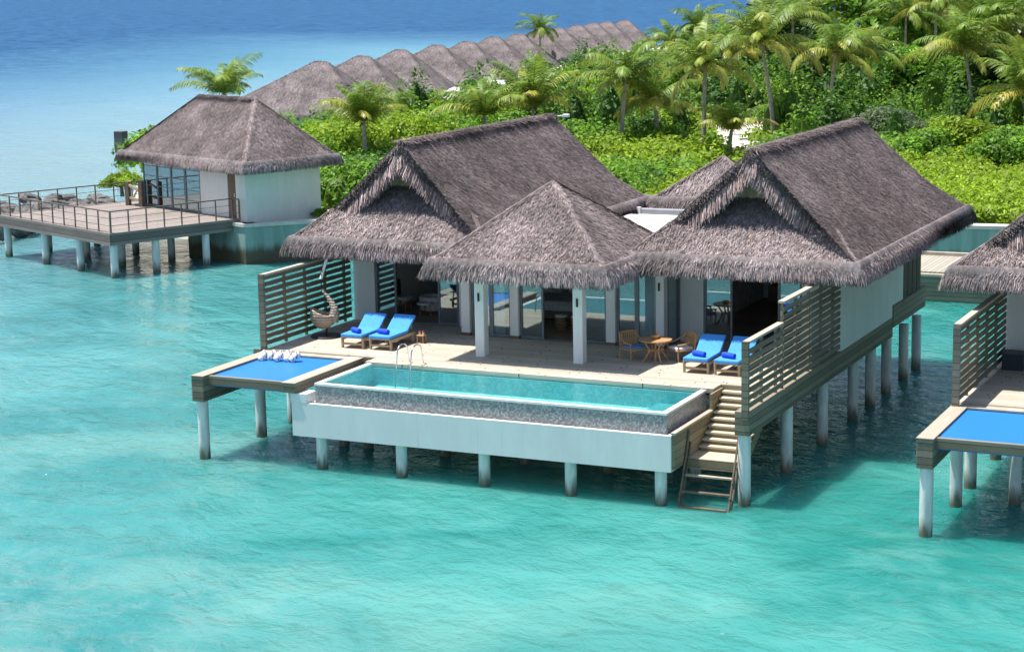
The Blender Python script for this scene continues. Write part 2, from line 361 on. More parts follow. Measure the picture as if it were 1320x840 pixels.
def tag(o, label=None, cat=None, group=None, kind=None):
    for k, v in (('label', label), ('category', cat), ('group', group), ('kind', kind)):
        if v: o[k] = v
    return o
def thing(name, loc, label, cat, group=None):
    o = bpy.data.objects.new(name, None); COL.objects.link(o); o.location = loc; o.empty_display_size = .3
    return tag(o, label, cat, group)
def copy_tree(o, parent=None):
    c = o.copy(); COL.objects.link(c)
    if parent is not None: c.parent = parent
    for ch in [q for q in COL.objects if q.parent == o]: copy_tree(ch, c)
    return c
def unit(v): v = np.asarray(v, float); return v/np.linalg.norm(v)

# ------------------------------------------------------------------ thatch
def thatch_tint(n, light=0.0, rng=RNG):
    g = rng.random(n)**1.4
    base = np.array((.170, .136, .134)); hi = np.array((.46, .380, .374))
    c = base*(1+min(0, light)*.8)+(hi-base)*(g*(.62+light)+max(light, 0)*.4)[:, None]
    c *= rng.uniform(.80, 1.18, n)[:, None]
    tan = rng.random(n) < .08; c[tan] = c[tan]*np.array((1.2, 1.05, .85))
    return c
AVG = (.20, .172, .17)
def blades(mb, P, D, N, L, Wd, lift, tint, tipw=.35, sag=0.0):
    D = D/np.linalg.norm(D, axis=1, keepdims=True); S = np.cross(D, N); S /= np.linalg.norm(S, axis=1, keepdims=True)+1e-9
    tip = P+D*L[:, None]+N*lift[:, None]; tip[:, 2] -= sag*L
    w = (Wd/2)[:, None]
    mb.quads(np.stack([P-S*w, P+S*w, tip+S*w*tipw, tip-S*w*tipw], axis=1), tint)
def slope(mb, poly, dens=640, L=(.07, .17), wd=(.011, .027), light=0.0, lift=(.006, .040), rng=RNG):
    poly = [np.array(p, float) for p in poly]; n = unit(np.cross(poly[1]-poly[0], poly[2]-poly[0]))
    if n[2] < 0: n = -n; poly = poly[::-1]
    mb.add(poly, [tuple(range(len(poly)))], 0, AVG)
    dn = unit(np.array((0, 0, -1.))-n*(-n[2]))
    for i in range(1, len(poly)-1):
        a, b, c = poly[0], poly[i], poly[i+1]; area = np.linalg.norm(np.cross(b-a, c-a))/2; k = int(area*dens)
        if k < 1: continue
        u = rng.random((k, 2)); fl = u.sum(1) > 1; u[fl] = 1-u[fl]
        P = a+(b-a)*u[:, :1]+(c-a)*u[:, 1:]
        l = rng.uniform(*L, k); side = np.cross(n, dn)
        D = dn+side*rng.normal(0, .38, (k, 1)); P = P-D*(l*.5)[:, None]+n*.004
        # keep roots inside the facet so no blade floats past a ridge
        blades(mb, P+n*.01, D, np.broadcast_to(n, D.shape), l, rng.uniform(*wd, k), rng.uniform(*lift, k), thatch_tint(k, light, rng))
def fringe(mb, pts, outs, drop=.39, out=.20, dens=600, rng=RNG, light=.40):
    """hanging eave of straw along a horizontal polyline; outs = outward direction at every corner (miter vectors)"""
    pts = [np.array(p, float) for p in pts]; outs = [np.array((*o, 0), float) for o in outs]
    for i in range(len(pts)-1):
        A, B, oa, ob = pts[i], pts[i+1], outs[i], outs[i+1]; ln = np.linalg.norm(B-A)
        prof = [(-.22, .035), (-.16, .095), (.25, .095), (.62, -.02), (1.0, -.78*drop), (.86, -.9*drop), (-.9, -.45*drop)]
        V = [p+o*out*k+np.array((0, 0, z)) for k, z in prof for p, o in ((A, oa), (B, ob))]
        mb.add(V, [(2*j, 2*j+1, 2*j+3, 2*j+2) for j in range(len(prof)-1)], 0, AVG, True)
        k = int(ln*dens); t = rng.random((k, 1)); s = rng.random(k)**.9
        O = oa+(ob-oa)*t; On = O/np.linalg.norm(O, axis=1, keepdims=True)
        tang = np.broadcast_to(unit(B-A), O.shape)
        P = A+(B-A)*t+O*(out*(-.15+1.15*s))[:, None]; P[:, 2] += .095-.78*drop*s**1.3+rng.normal(0, .012, k)
        D = On*(.62-.42*s)[:, None]+np.array((0, 0, -1.))*(.35+.65*s)[:, None]+tang*rng.normal(0, .15, (k, 1))+On*rng.normal(0, .08, (k, 1))
        Nn = On*.8+np.array((0, 0, .6))
        Lb = rng.uniform(.74, .92, k)*drop*.70
        blades(mb, P, D, Nn, Lb, rng.uniform(.012, .030, k), rng.uniform(0, .04, k), thatch_tint(k, light, rng), .3, .12)
        # inner ragged layer seen from below
        k2 = int(ln*dens*.5); t = rng.random((k2, 1)); O = oa+(ob-oa)*t; On = O/np.linalg.norm(O, axis=1, keepdims=True)
        P = A+(B-A)*t+O*(out*rng.uniform(.1, .9, (k2, 1))); P[:, 2] -= .6*drop
        D = np.array((0, 0, -1.))+On*.15+np.broadcast_to(unit(B-A), O.shape)*rng.normal(0, .15, (k2, 1))
        blades(mb, P, D, On, rng.uniform(.3, .62, k2)*drop, rng.uniform(.02, .045, k2), np.zeros(k2), thatch_tint(k2, -.05, rng), .3)
def ridge_cap(mb, A, B, w=.22, rng=RNG, dens=260, light=.25):
    """bundled straw laid over a ridge or hip line; A is the upper end of a hip"""
    A = np.array(A, float); B = np.array(B, float); ax = unit(B-A); sd = unit(np.cross(ax, (0, 0, 1)))
    hip = abs(ax[2]) > .15
    if hip and ax[2] > 0: ax = -ax
    up = unit(np.cross(sd, ax)); up = up if up[2] > 0 else -up
    k = int(np.linalg.norm(B-A)*dens*1.6); t = rng.random((k, 1)); off = rng.normal(0, .45, (k, 1))
    P = A+(B-A)*t+sd*off*w*.5+up*(.035-.05*np.abs(off))
    D = (ax if hip else 0)*1.0+sd*(off*.7+rng.normal(0, .25, (k, 1)))*(1 if hip else 1.6)+(0 if hip else ax*rng.normal(0, .5, (k, 1)))-up*np.abs(off)*.35
    blades(mb, P, D, np.broadcast_to(up, D.shape), rng.uniform(.5, 1.0, k)*w*1.1, rng.uniform(.014, .032, k), rng.uniform(.0, .02, k), thatch_tint(k, light, rng))
def rake(mb, lo, hi, fwd, rng=RNG, thick=.20, hang=.54, depth=.40, dens=560):
    """thick gable edge from its foot lo up to the apex hi with straw hanging under it; fwd = direction the gable faces"""
    lo = np.array(lo, float); hi = np.array(hi, float); f = np.array((*fwd, 0), float); ax = unit(hi-lo); dn = np.array((0, 0, -1.))
    inn = unit(dn-ax*(dn@ax))
    V = [lo+f*.03, hi+f*.03, hi+f*.03+dn*thick*1.25, lo+f*.03+inn*thick, lo-f*depth+inn*thick, hi-f*depth+dn*thick*1.25]
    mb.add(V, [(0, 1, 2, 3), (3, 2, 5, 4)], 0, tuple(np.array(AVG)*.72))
    ln = np.linalg.norm(hi-lo); k = int(ln*dens); t = rng.random((k, 1))
    # rounded dark edge of short clipped straw
    P = lo+(hi-lo)*t+inn*(thick*rng.random((k, 1)))+f*.02; D = f*.55+inn*.45+ax*rng.normal(0, .3, (k, 1))-np.array((0, 0, .3))
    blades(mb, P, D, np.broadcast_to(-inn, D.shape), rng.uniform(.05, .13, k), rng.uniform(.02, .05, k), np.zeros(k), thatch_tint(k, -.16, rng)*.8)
    # hanging fringe, three layers deep
    k = int(ln*dens*1.3); t = rng.random((k, 1)); P = lo+(hi-lo)*t+inn*thick*.9-f*(depth*rng.random((k, 1))**1.5)
    D = dn+f*rng.normal(.36, .16, (k, 1))+inn*.3+ax*rng.normal(0, .12, (k, 1))
    blades(mb, P, D, np.broadcast_to(f, D.shape), rng.uniform(.5, 1.0, k)*hang, rng.uniform(.016, .038, k), rng.uniform(0, .06, k), thatch_tint(k, .34, rng)*np.array((1.10, 1.0, .98)), .35)

def gablet_roof(mb, xr, hw, zr, ze, yf, y1, y2, yb, pf=.82):
    """hip roof whose ridge runs out into an overhanging gablet front and back"""
    m = (zr-ze)/hw; kx = m/pf
    dx = hw-(y1-yf)/kx; dz = zr-m*dx
    b2 = hw-(yb-y2)/kx; bz = zr-m*b2
    for s in (1, -1):
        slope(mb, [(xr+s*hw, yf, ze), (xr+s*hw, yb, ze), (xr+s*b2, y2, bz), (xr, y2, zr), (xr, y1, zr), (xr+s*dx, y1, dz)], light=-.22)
        ridge_cap(mb, (xr+s*dx, y1, dz), (xr+s*hw, yf, ze), .14, light=.3)
    t = (zr-1.22-ze)/pf; w = hw-t/kx
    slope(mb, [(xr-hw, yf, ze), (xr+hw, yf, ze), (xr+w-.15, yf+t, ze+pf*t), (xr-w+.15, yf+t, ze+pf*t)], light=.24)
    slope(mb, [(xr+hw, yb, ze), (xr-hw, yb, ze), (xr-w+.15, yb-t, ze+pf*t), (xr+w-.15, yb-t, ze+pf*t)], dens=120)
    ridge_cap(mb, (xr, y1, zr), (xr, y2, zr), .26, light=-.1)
    for s in (1, -1):
        rake(mb, (xr+s*dx, y1, dz), (xr, y1, zr), (0, -1)); rake(mb, (xr+s*b2, y2, bz), (xr, y2, zr), (0, 1), dens=120)
    fringe(mb, [(xr-hw, yf, ze), (xr+hw, yf, ze), (xr+hw, yb, ze), (xr-hw, yb, ze), (xr-hw, yf, ze)], [(-1, -1), (1, -1), (1, 1), (-1, 1), (-1, -1)])
    return t, w
def hip_roof(mb, x0, x1, y0, y1, ze, ra, rb, zr, dens=640, fd=520, light=0.0, rng=RNG, L=(.07, .17), drop=.4):
    a, b, c, d = (x0, y0, ze), (x1, y0, ze), (x1, y1, ze), (x0, y1, ze); p = (*ra, zr); q = (*rb, zr)
    slope(mb, [a, b, q, p] if ra != rb else [a, b, p], dens, L=L, light=light, rng=rng); slope(mb, [b, c, q], dens, L=L, light=light, rng=rng)
    slope(mb, [c, d, p, q] if ra != rb else [c, d, p], dens, L=L, light=light, rng=rng); slope(mb, [d, a, p], dens, L=L, light=light, rng=rng)
    if ra != rb: ridge_cap(mb, p, q, .25, rng, dens*.6, light)
    for e, f in ((a, p), (b, q), (c, q), (d, p)): ridge_cap(mb, f, e, .15, rng, dens*.6, light+.25)
    fringe(mb, [a, b, c, d, a], [(-1, -1), (1, -1), (1, 1), (-1, 1), (-1, -1)], dens=fd, rng=rng, drop=drop)

# ================================================================== SETTING
DZ = 2.05                                              # deck level above the water
m = MB(); S_ = 9000; g = [-S_, -600, -120, 120, 600, S_]
V = [(x, y, 0) for y in g for x in g]
m.add(V, [(j*6+i, j*6+i+1, (j+1)*6+i+1, (j+1)*6+i) for j in range(5) for i in range(5)])
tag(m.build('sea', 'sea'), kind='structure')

COAST = [(-36, 31.2), (-33.4, 28.2), (-29.9, 26.75), (-27.7, 28.9), (-20, 31.4), (-10, 33.6), (-2.9, 34.4), (6, 35.4), (25, 38), (70, 45), (90, 200), (-10, 262), (-52, 268),
         (-66, 215), (-63, 160), (-60, 130), (-57, 100), (-52, 78), (-47, 60), (-44.5, 49), (-44.6, 42), (-43.9, 36.4), (-41.5, 33.2)]
GZ = 1.5
m = MB(); c0 = np.array((-12., 120.)); P = np.array(COAST, float)
rings = [P, c0+(P-c0)*.985, c0+(P-c0)*.6, c0+(P-c0)*.2]
zs = [-.6, GZ, GZ+.35, GZ+.5]
V = [(x, y, z) for r, z in zip(rings, zs) for x, y in r]; n = len(P)
F = [(k*n+i, k*n+(i+1) % n, (k+1)*n+(i+1) % n, (k+1)*n+i) for k in range(3) for i in range(n)]+[tuple(range(3*n, 4*n))]
m.add(V, F, smooth=False)
tag(m.build('island_ground', 'sand'), kind='structure')

# sea wall along the front of the island
sw = thing('seawall', (-12, 33.2, 0), 'green stained concrete seawall holding the island behind the villas', 'seawall')
line = [(-33.6, 27.8), (-29.75, 26.2), (-27.4, 28.4), (-20, 31.0), (-10, 33.2), (-2.9, 34.0), (6, 35.0), (25, 37.6)]
wb = MB(); cb = MB()
for a, b in zip(line[:-1], line[1:]):
    a = np.array(a); b = np.array(b); t = unit(b-a); nn = np.array((t[1], -t[0]))
    for mb, o0, o1, z0, z1 in ((wb, 0, -.5, -1.0, GZ-.002), (cb, .05, -.62, GZ, GZ+.13)):
        q = [a+nn*o0, b+nn*o0, b+nn*o1, a+nn*o1]
        mb.add([(*p, z) for z in (z0, z1) for p in q], [(3,2,1,0),(4,5,6,7),(0,1,5,4),(1,2,6,5),(2,3,7,6),(3,0,4,7)])
wb.build('wall_face', 'seawall', sw); cb.build('coping', 'concrete', sw)

# low timber walkway behind the villas
ww = thing('walkway', (2, 26.6, 0), 'low timber walkway with board-clad front running behind the right villa to the island', 'walkway')
m = MB(); m.box(-16, 18, 26.6, 30.4, .92, 1.0); m.build('boards', 'wboards', ww)
m = MB(); m.box(-16, 18, 26.45, 26.62, .02, .86); m.build('front_boarding', 'fasciax', ww)
m = MB(); m.box(-16, 18, 26.40, 26.66, .862, .94); m.box(-16, 18, 30.3, 30.5, 1.0, 1.12); m.build('kerb_beam', 'cap', ww)

# ================================================================== MAIN VILLA
vl = thing('overwater_villa', (-6.8, 7.0, 0), 'large thatched overwater villa on white posts with two gabled roofs and a pyramid roofed porch', 'villa')
XR, XL, HW, ZR, ZE = -1.86, -11.29, 2.827, 7.03, 4.52
for nm, xr, yb, y2 in (('thatch_roof', XR, 16.25, 15.2), ('thatch_roof', XL, 15.9, 15.1)):
    m = MB(); t, w = gablet_roof(m, xr, HW, ZR, ZE, 4.78, 5.655, y2, yb); rf = m.build(nm, 'thatch', vl)
    m = MB(); zb = ZE+.82*t; yy = 4.78+t
    m.prism([(xr-w+.2, zb-.02), (xr+w-.2, zb-.02), (xr, ZR-.30)], 1, yy-.01, yy+.05)
    m.build('gable_board', 'ochre', rf)
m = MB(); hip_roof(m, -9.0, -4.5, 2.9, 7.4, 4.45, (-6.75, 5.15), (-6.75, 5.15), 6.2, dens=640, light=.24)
m.build('porch_roof', 'thatch', vl)
m = MB(); m.box(-8.75, -4.4, 6.6, 15.0, 4.02, 4.22); fr = m.build('flat_roof', 'flat', vl)
for y0, y1, h in ((14.5, 14.85, 4.36), (12.0, 12.35, 4.27), (9.2, 9.55, 4.27)):
    m = MB(); m.box(-8.7, -4.45, y0, y1, 4.222, h); m.build('flashing', 'flatgrey', fr)
m = MB(); hip_roof(m, -8.2, -4.6, 15.4, 18.0, 4.55, (-6.4, 16.7), (-6.4, 16.7), 5.75, dens=300, fd=350, light=.1); m.build('entry_roof', 'thatch', vl)

# floors, deck, beams
m = MB()
m.box(-13.6, -.33, 2.56, 7.02, DZ-.1, DZ); m.box(-10.42, -1.52, 2.02, 2.56, DZ-.1, DZ); m.build('terrace_deck', 'deck', vl)
m = MB(); m.box(-13.6, -.35, 7.02, 14.98, DZ-.1, DZ+.004); m.box(-9.7, -4.2, 6.06, 7.02, DZ+.001, DZ+.012); m.build('room_floor', 'darkwood', vl)
m = MB()
m.box(-.32, 0, 0, 11.9, 1.56, DZ+.02); m.box(-.34, .02, 11.9, 15.45, 1.80, 2.39); m.build('side_beam', 'fascia', vl)
for b_ in ((-13.95, -10.45, 2.53, 2.556, 1.6, DZ-.012), (-1.6, -.34, 2.53, 2.556, 1.6, DZ-.012), (-13.64, -13.604, 2.6, 14.99, 1.6, DZ-.012), (-13.5, -.36, 15.0, 15.12, 1.5, DZ-.01)):
    m = MB(); m.box(*b_); m.build('deck_beam', 'fasciax', vl)
for y in (3.2, 6.25, 10.05, 14.25):
    m = MB(); m.box(-13.5, -.4, y, y+.22, 1.62, 1.945); m.build('floor_joist', 'fasciax', vl)
pp = [(-.16, y) for y in (.17, 3.14, 5.96, 8.65, 10.3, 11.9, 13.75, 15.2)]+[(x, y) for x in (-13.35, -10.3, -7.6, -5.2, -2.8) for y in (3.3, 6.35, 10.15, 14.35)]
for x, y in pp:
    m = MB(); m.tube([(x, y, -1.2), (x, y, 1.565 if x > -1 else 1.62)], .135, 16); m.build('support_post', 'post', vl)

# walls
ZT = 4.42
def wall(x0, x1, y0, y1, z0=DZ+.006, z1=ZT, name='outer_wall', mat='white'):
    m = MB(); m.box(x0, x1, y0, y1, z0, z1); m.build(name, mat, vl)
wall(-13.58, -12.93, 7.0, 7.12); wall(-13.58, -13.46, 7.12, 14.6); wall(-13.46, -8.2, 14.48, 14.6)
wall(-4.15, -3.54, 7.0, 7.12); wall(-1.0, -.02, 7.0, 7.12, DZ+.024); wall(-.14, -.012, 7.12, 13.0, DZ+.024); wall(-4.32, -.13, 13.902, 14.02)
wall(-10.38, -9.78, 7.0, 7.12); wall(-9.85, -4.33, 12.2, 12.3, name='partition_wall', mat='room')
wall(-9.95, -9.85, 7.2, 14.4, name='partition_wall', mat='room'); wall(-4.32, -4.22, 7.2, 13.9, name='partition_wall', mat='room')
m = MB(); m.box(-13.4, -.2, 7.05, 13.8, 4.24, 4.30); m.box(-8.7, -4.8, 3.2, 7.0, 4.20, 4.235); m.build('ceiling', 'ceil', vl)
m = MB()
for k in range(4): m.box(-.10, .0, 13.02+k*.48, 13.44+k*.48, DZ+.34, 4.3)
m.box(-.13, -.02, 13.0, 15.0, DZ+.34, 4.3); m.build('timber_panel', 'brown', vl)
for x, y, h in ((-8.06, 3.66, 4.35), (-5.47, 3.70, 4.35)):
    m = MB(); m.bbox(x-.125, x+.125, y-.125, y+.125, DZ, h, .012); c = m.build('porch_column', 'white', vl)
    m = MB(); m.box(x-.02, x+.02, y-.165, y-.126, 3.42, 3.62); m.build('wall_lamp', 'black', c)
for x0, x1 in ((-9.77, -9.52), (-8.37, -8.13), (-5.72, -5.47), (-4.39, -4.17)):
    m = MB(); m.bbox(x0, x1, 5.9, 6.16, DZ+.08, 4.4, .01); c = m.build('facade_pier', 'white', vl)
    m = MB(); m.box(x0-.006, x1+.006, 5.894, 6.166, DZ, DZ+.078); m.build('plinth', 'brown', c)
    if x0 > -4.5:
        m = MB(); m.box(x0+.08, x0+.12, 5.86, 5.899, 3.5, 3.7); m.build('wall_lamp', 'black', c)
# glazing: every pane is a framed leaf
def leaf(x0, x1, y, name='glass_door', z0=DZ+.012, z1=4.24, fw=.055, axis=0):
    def B(mb, a, b, c, d, e, f): mb.box(a, b, c, d, e, f) if axis == 0 else mb.box(c, d, a, b, e, f)
    m = MB()
    B(m, x0, x0+fw, y-.03, y+.03, z0, z1); B(m, x1-fw, x1, y-.03, y+.03, z0, z1)
    B(m, x0+fw, x1-fw, y-.03, y+.03, z0, z0+fw); B(m, x0+fw, x1-fw, y-.03, y+.03, z1-fw, z1)
    f = m.build(name, 'frame', vl)
    m = MB(); B(m, x0+fw, x1-fw, y-.006, y+.006, z0+fw, z1-fw); m.build('pane', 'glass', f)
for x0, x1 in ((-12.92, -12.28), (-11.02, -10.4), (-3.53, -2.79), (-1.62, -1.01)): leaf(x0, x1, 7.05)
for x0, x1 in ((-9.51, -8.95), (-8.95, -8.38), (-8.12, -7.47), (-6.52, -5.73), (-5.46, -4.93), (-4.93, -4.40)): leaf(x0, x1, 6.03)
leaf(6.18, 6.98, -4.2, axis=1); leaf(6.18, 6.98, -9.74, axis=1)
for x0, x1, y in ((-12.28, -11.02, 7.05), (-2.79, -1.62, 7.05), (-7.47, -6.52, 6.03)):
    for z0, z1 in ((DZ+.014, DZ+.03), (4.18, 4.236)):
        m = MB(); m.box(x0, x1, y-.04, y+.04, z0, z1); m.build('door_track', 'frame', vl)
m = MB(); m.box(-3.9, -.3, 13.3, 13.85, 2.9, 2.95); m.box(-3.9, -.3, 13.3, 13.85, 3.4, 3.45); m.box(-3.9, -.3, 13.3, 13.85, 2.06, 2.5); m.build('shelf', 'darkwood', vl)

# ------------------------------------------------------------------ pool
po = thing('swimming_pool', (-6.2, .7, 0), 'long pool of turquoise water with white rim and grey mosaic sides before the villa', 'swimming pool')
X0, X1, Y0, Y1 = -10.33, -1.66, -.50, 1.98; cw = .13; RZ = 2.03
m = MB(); m.box(X0, X1, Y0, Y0+cw, RZ-.05, RZ); m.box(X0, X0+cw, Y0+cw, Y1, RZ-.05, RZ); m.box(X1-cw, X1, Y0+cw, Y1, RZ-.05, RZ)
m.build('rim', 'coping', po)
m = MB(); d = .012
m.box(X0+d, X1-d, Y0+d, Y0+cw-d, 1.52, RZ-.052); m.box(X0+d, X0+cw-d, Y0+cw-d, Y1, 1.52, RZ-.052); m.box(X1-cw+d, X1-d, Y0+cw-d, Y1, 1.52, RZ-.052)
m.build('mosaic_side', 'tile', po)
m = MB(); ix0, ix1, iy0 = X0+cw, X1-cw, Y0+cw
m.box(ix0, ix1, iy0, Y1, 1.0, 1.06); m.box(ix0, ix1, Y1-.03, Y1+.02, 1.06, DZ-.12)
m.box(ix0-.015, ix0+.004, iy0, Y1, 1.06, RZ-.06); m.box(ix1-.004, ix1+.015, iy0, Y1, 1.06, RZ-.06); m.box(ix0, ix1, iy0-.015, iy0+.004, 1.06, RZ-.06)
m.box(ix1-1.0, ix1-.01, Y1-.9, Y1-.04, 1.06, 1.65); m.box(ix1-.5, ix1-.012, iy0+.01, Y1-.92, 1.06, 1.82)
m.build('basin', 'pooltile', po)
m = MB(); m.add([(ix0+.005, iy0+.005, RZ-.022), (ix1-.005, iy0+.005, RZ-.022), (ix1-.005, Y1-.031, RZ-.022), (ix0+.005, Y1-.031, RZ-.022)], [(0, 1, 2, 3)]); m.build('water', 'pool', po)
m = MB(); sx0, sx1, sy = -10.86, -1.51, -.66
m.box(sx0, sx1, sy, sy+.10, .79, 1.58); m.box(sx0, sx0+.10, sy+.10, 2.4, .79, 1.58); m.box(sx1-.10, sx1, sy+.10, 2.4, .79, 1.58); m.box(sx0+.1, sx1-.1, sy+.1, 2.4, .79, .95)
m.box(sx0+.1, sx1-.1, sy+.1, 2.0, 1.46, 1.515); m.build('skirt_wall', 'white', po)
m = MB(); m.box(sx0-.02, sx0+.40, sy-.004, sy+.45, 1.582, 1.79); m.build('end_block', 'white', po)
for i in range(5):
    for y in (-.44, 1.7):
        m = MB(); x = -10.22+2.1*i; m.tube([(x, y, -1.2), (x, y, .79)], .13, 16); m.build('support_post', 'post', po)
hr = thing('pool_handrail', (-9.2, 2.1, DZ), 'pair of polished steel grab rails at the left end of the pool', 'handrail')
for x in (-9.40, -9.02):
    m = MB()
    pts = [(x, 1.66, 1.55), (x, 1.78, DZ+.2)]+[(x, 1.80+.52*(1-math.cos(math.pi*k/10))/2*1.0, DZ+.30+.20*math.sin(math.pi*k/10)) for k in range(1, 10)]+[(x, 2.34, DZ+.22), (x, 2.40, DZ)]
    m.tube(pts, .018, 8); m.build('rail', 'steel', hr)

# ------------------------------------------------------------------ stairs down to the water
st = thing('staircase', (-.85, 1.4, .9), 'pale timber steps going down from the deck beside the pool to a small landing', 'staircase')
n = 9; y_t, y_b, z_t, z_b = 2.54, .86, DZ, .92
for k in range(1, n+1):
    y = y_t+(y_b-y_t)*k/n; z = z_t+(z_b-z_t)*k/(n+1)
    m = MB(); m.box(-1.43, -.36, y, y+.235, z-.04, z); tr = m.build('tread', 'tread', st)
    m = MB(); m.box(-1.41, -.38, y+.04, y+.07, z-.13, z-.042); m.build('riser', 'riser', tr)
m = MB(); m.box(-1.45, -.34, .2, .9, .86, .92); m.build('landing', 'tread', st)
m = MB(); m.box(-1.45, -.34, .17, .198, .70, .915); m.box(-1.44, -1.38, .2, .9, .70, .858); m.build('landing_fascia', 'riser', st)
m = MB(); m.box(-1.505, -1.45, -.60, 1.75, .84, 1.60); m.box(-1.505, -1.45, 1.75, 2.5, 1.2, 1.99); m.build('side_boarding', 'riser', st)
m = MB(); m.box(-1.53, -1.42, -.62, 1.75, 1.602, 1.64); m.build('side_cap', 'cap', st)
m = MB(); m.prism([(2.54, 1.9), (2.54, 1.6), (.86, .6), (.86, .86)], 0, -.40, -.36); m.build('stringer', 'riser', st)
la = thing('boarding_ladder', (-.85, -.2, 0), 'weathered ladder with side rails dropping from the stair landing into the sea', 'ladder')
for x in (-1.42, -.30):
    for o, zz in ((0, 1.52), (.16, 1.25)):
        m = MB(); m.tube([(x, .22+o*.6, zz), (x, .10+o*.6, zz-.3), (x, -.62+o, -.35)], .026, 8); m.build('side_rail', 'rail', la)
    m = MB()
    for t in (.25, .5, .72): m.tube([(x, .14-.76*t, 1.25-1.35*t), (x, .14-.6*t+.12, 1.12-1.35*t)], .016, 6)
    m.build('rail_tie', 'rail', la)
for k, z in enumerate((.62, .32, .05)):
    y = .08-.24*(k+.6); m = MB(); m.box(-1.40, -.32, y-.05, y+.05, z-.025, z+.01); m.build('rung', 'cap' if k == 0 else 'rail', la)

# ------------------------------------------------------------------ slatted privacy screens
def screen(x, segs, label, n, th=.10, mat='slat', post_step=1.0, outer=1):
    """segs = [(y0, y1, top)] along y; woven look: boards on both faces of the posts, offset by half a pitch"""
    y_a = segs[0][0]
    t = thing('privacy_screen', (x, y_a, DZ), label, 'fence')
    pitch = .165; zb = 2.140
    for y0, y1, top in segs:
        m = MB(); z = zb; k = 0
        while z+.09 < top-.03:
            m.box(x+.03, x+.056, y0, y1, z, z+.108)
            k += 1; z += pitch
        m.build('slat_panel', mat, t)
        m = MB(); z = zb+.085 if outer == 2 else None
        if outer == 2:
            while z+.08 < top-.03:
                m.box(x-.056, x-.03, y0, y1, z, z+.105); z += pitch
            m.build('slat_panel', mat, t)
        m = MB(); m.box(x-.075, x+.075, y0-.02, y1, top-.03, top+.02); m.build('cap_rail', 'cap', t)
        y = y0
        while y <= y1+.01:
            w = .065 if y in (y0,) else .03
            m = MB(); m.box(x-.03, x+.03, y-(.0 if y == y0 else w), y+w, DZ, top-.032); m.build('screen_post', 'fascia', t); y += post_step
    m = MB(); m.box(x-.075, x+.075, y_a-.09, y_a-.002, 1.9, segs[0][2]+.02); m.build('end_post', 'fascia', t)
    return t
screen(-.09, [(.06, 2.42, 3.56), (2.48, 6.98, 4.02)], 'stepped slatted timber screen along the right side of the main terrace', 9, outer=1)
screen(-13.66, [(2.62, 6.9, 3.92)], 'dark slatted timber screen at the left end of the main terrace behind the hanging chair', 9, mat='slatshade')
# ------------------------------------------------------------------ net lounges
def net_bed(dx, label, right=True):
    t = thing('net_lounge', (-12.2+dx, .9, 0), label, 'net lounge')
    b = lambda *a: tuple(a)
    m = MB()
    m.bbox(-13.55+dx, -13.22+dx, -.78, 2.5, 1.42, 2.02, .012)
    m.build('side_beam', 'fascia', t)
    m = MB(); m.bbox(-11.08+dx, -10.74+dx, -.70, 2.5, 1.80, 2.02, .012); m.build('side_beam', 'fascia', t)
    m = MB(); m.box(-13.56+dx, -13.21+dx, -.79, 2.5, 2.021, 2.04); m.box(-11.09+dx, -10.73+dx, -.71, 2.5, 2.021, 2.04); m.box(-13.21+dx, -11.09+dx, 2.22, 2.5, 2.0, 2.035); m.build('bleached_top', 'cap', t)
    m = MB(); m.box(-13.22+dx, -11.08+dx, -.56, -.46, 1.80, 2.01); m.build('front_beam', 'fasciax', t)
    m = MB(); N = 14
    V = [(-13.21+dx+2.12*i/N, -.45+2.66*j/N, 1.985-.045*math.sin(math.pi*i/N)*math.sin(math.pi*j/N)) for j in range(N+1) for i in range(N+1)]
    m.add(V, [(j*(N+1)+i, j*(N+1)+i+1, (j+1)*(N+1)+i+1, (j+1)*(N+1)+i) for j in range(N) for i in range(N)], smooth=True)
    m.build('netting', 'net', t)
    m = MB(); m.tube([(-13.2+dx, -.50, 1.785), (-11.1+dx, -.50, 1.78)], .02, 8); m.build('net_roll', 'net', t)
    for x, y in ((-13.37, -.62), (-13.3, 1.75))+(((-10.9, 1.7),) if right else ((-12.2, 2.4), (-10.9, 2.6))):
        m = MB(); m.tube([(x+dx, y, -1.2), (x+dx, y, 1.42 if x < -13 else 1.79)], .135, 16); m.build('support_post', 'post', t)
    return t
net_bed(0, 'blue net lounge with five printed cushions stretched in a timber frame left of the pool')
net_bed(17.28, 'blue net lounge cut by the right edge, in front of the neighbouring villa', False)

# ------------------------------------------------------------------ sun loungers and towels
def make_lounger():
    t = thing('sun_lounger', (0, 0, 0), '', 'sun lounger', 'blue sun loungers on the main terrace')
    w = .29
    for x in (-w, w):
        m = MB(); m.box(x-.022, x+.022, 0, 1.32, .20, .275); m.build('side_rail', 'teakgrey', t)
        for y in (.05, 1.20):
            m = MB(); m.box(x-.024, x+.024, y-.03, y+.03, 0, .20); m.build('leg', 'teakgrey', t)
    m = MB()
    for k in range(9): m.box(-w+.022, w-.022, .01+k*.1, .085+k*.1, .255, .278)
    m.build('slats', 'teakgrey', t)
    for y in (.03, 1.18):
        m = MB(); m.box(-w+.022, w-.022, y, y+.04, .08, .13); m.build('stretcher', 'teakgrey', t)
    m = MB()
    for x in (-.2, .2): m.obox((x, .93, .28), (x, 1.36, .60), .03, .04)
    m.obox((-.24, 1.2, .46), (-.24, 1.30, .22), .025, .03); m.obox((.24, 1.2, .46), (.24, 1.30, .22), .025, .03)
    m.build('back_frame', 'teakgrey', t)
    prof = [(-.03, .285), (.92, .285), (1.38, .625), (1.345, .69), (.90, .365), (-.03, .365)]
    m = MB(); m.prism(prof, 0, -w-.012, w+.012); o = m.build('mattress', 'mattress', t, bevel=.022)
    return t
lg = make_lounger()
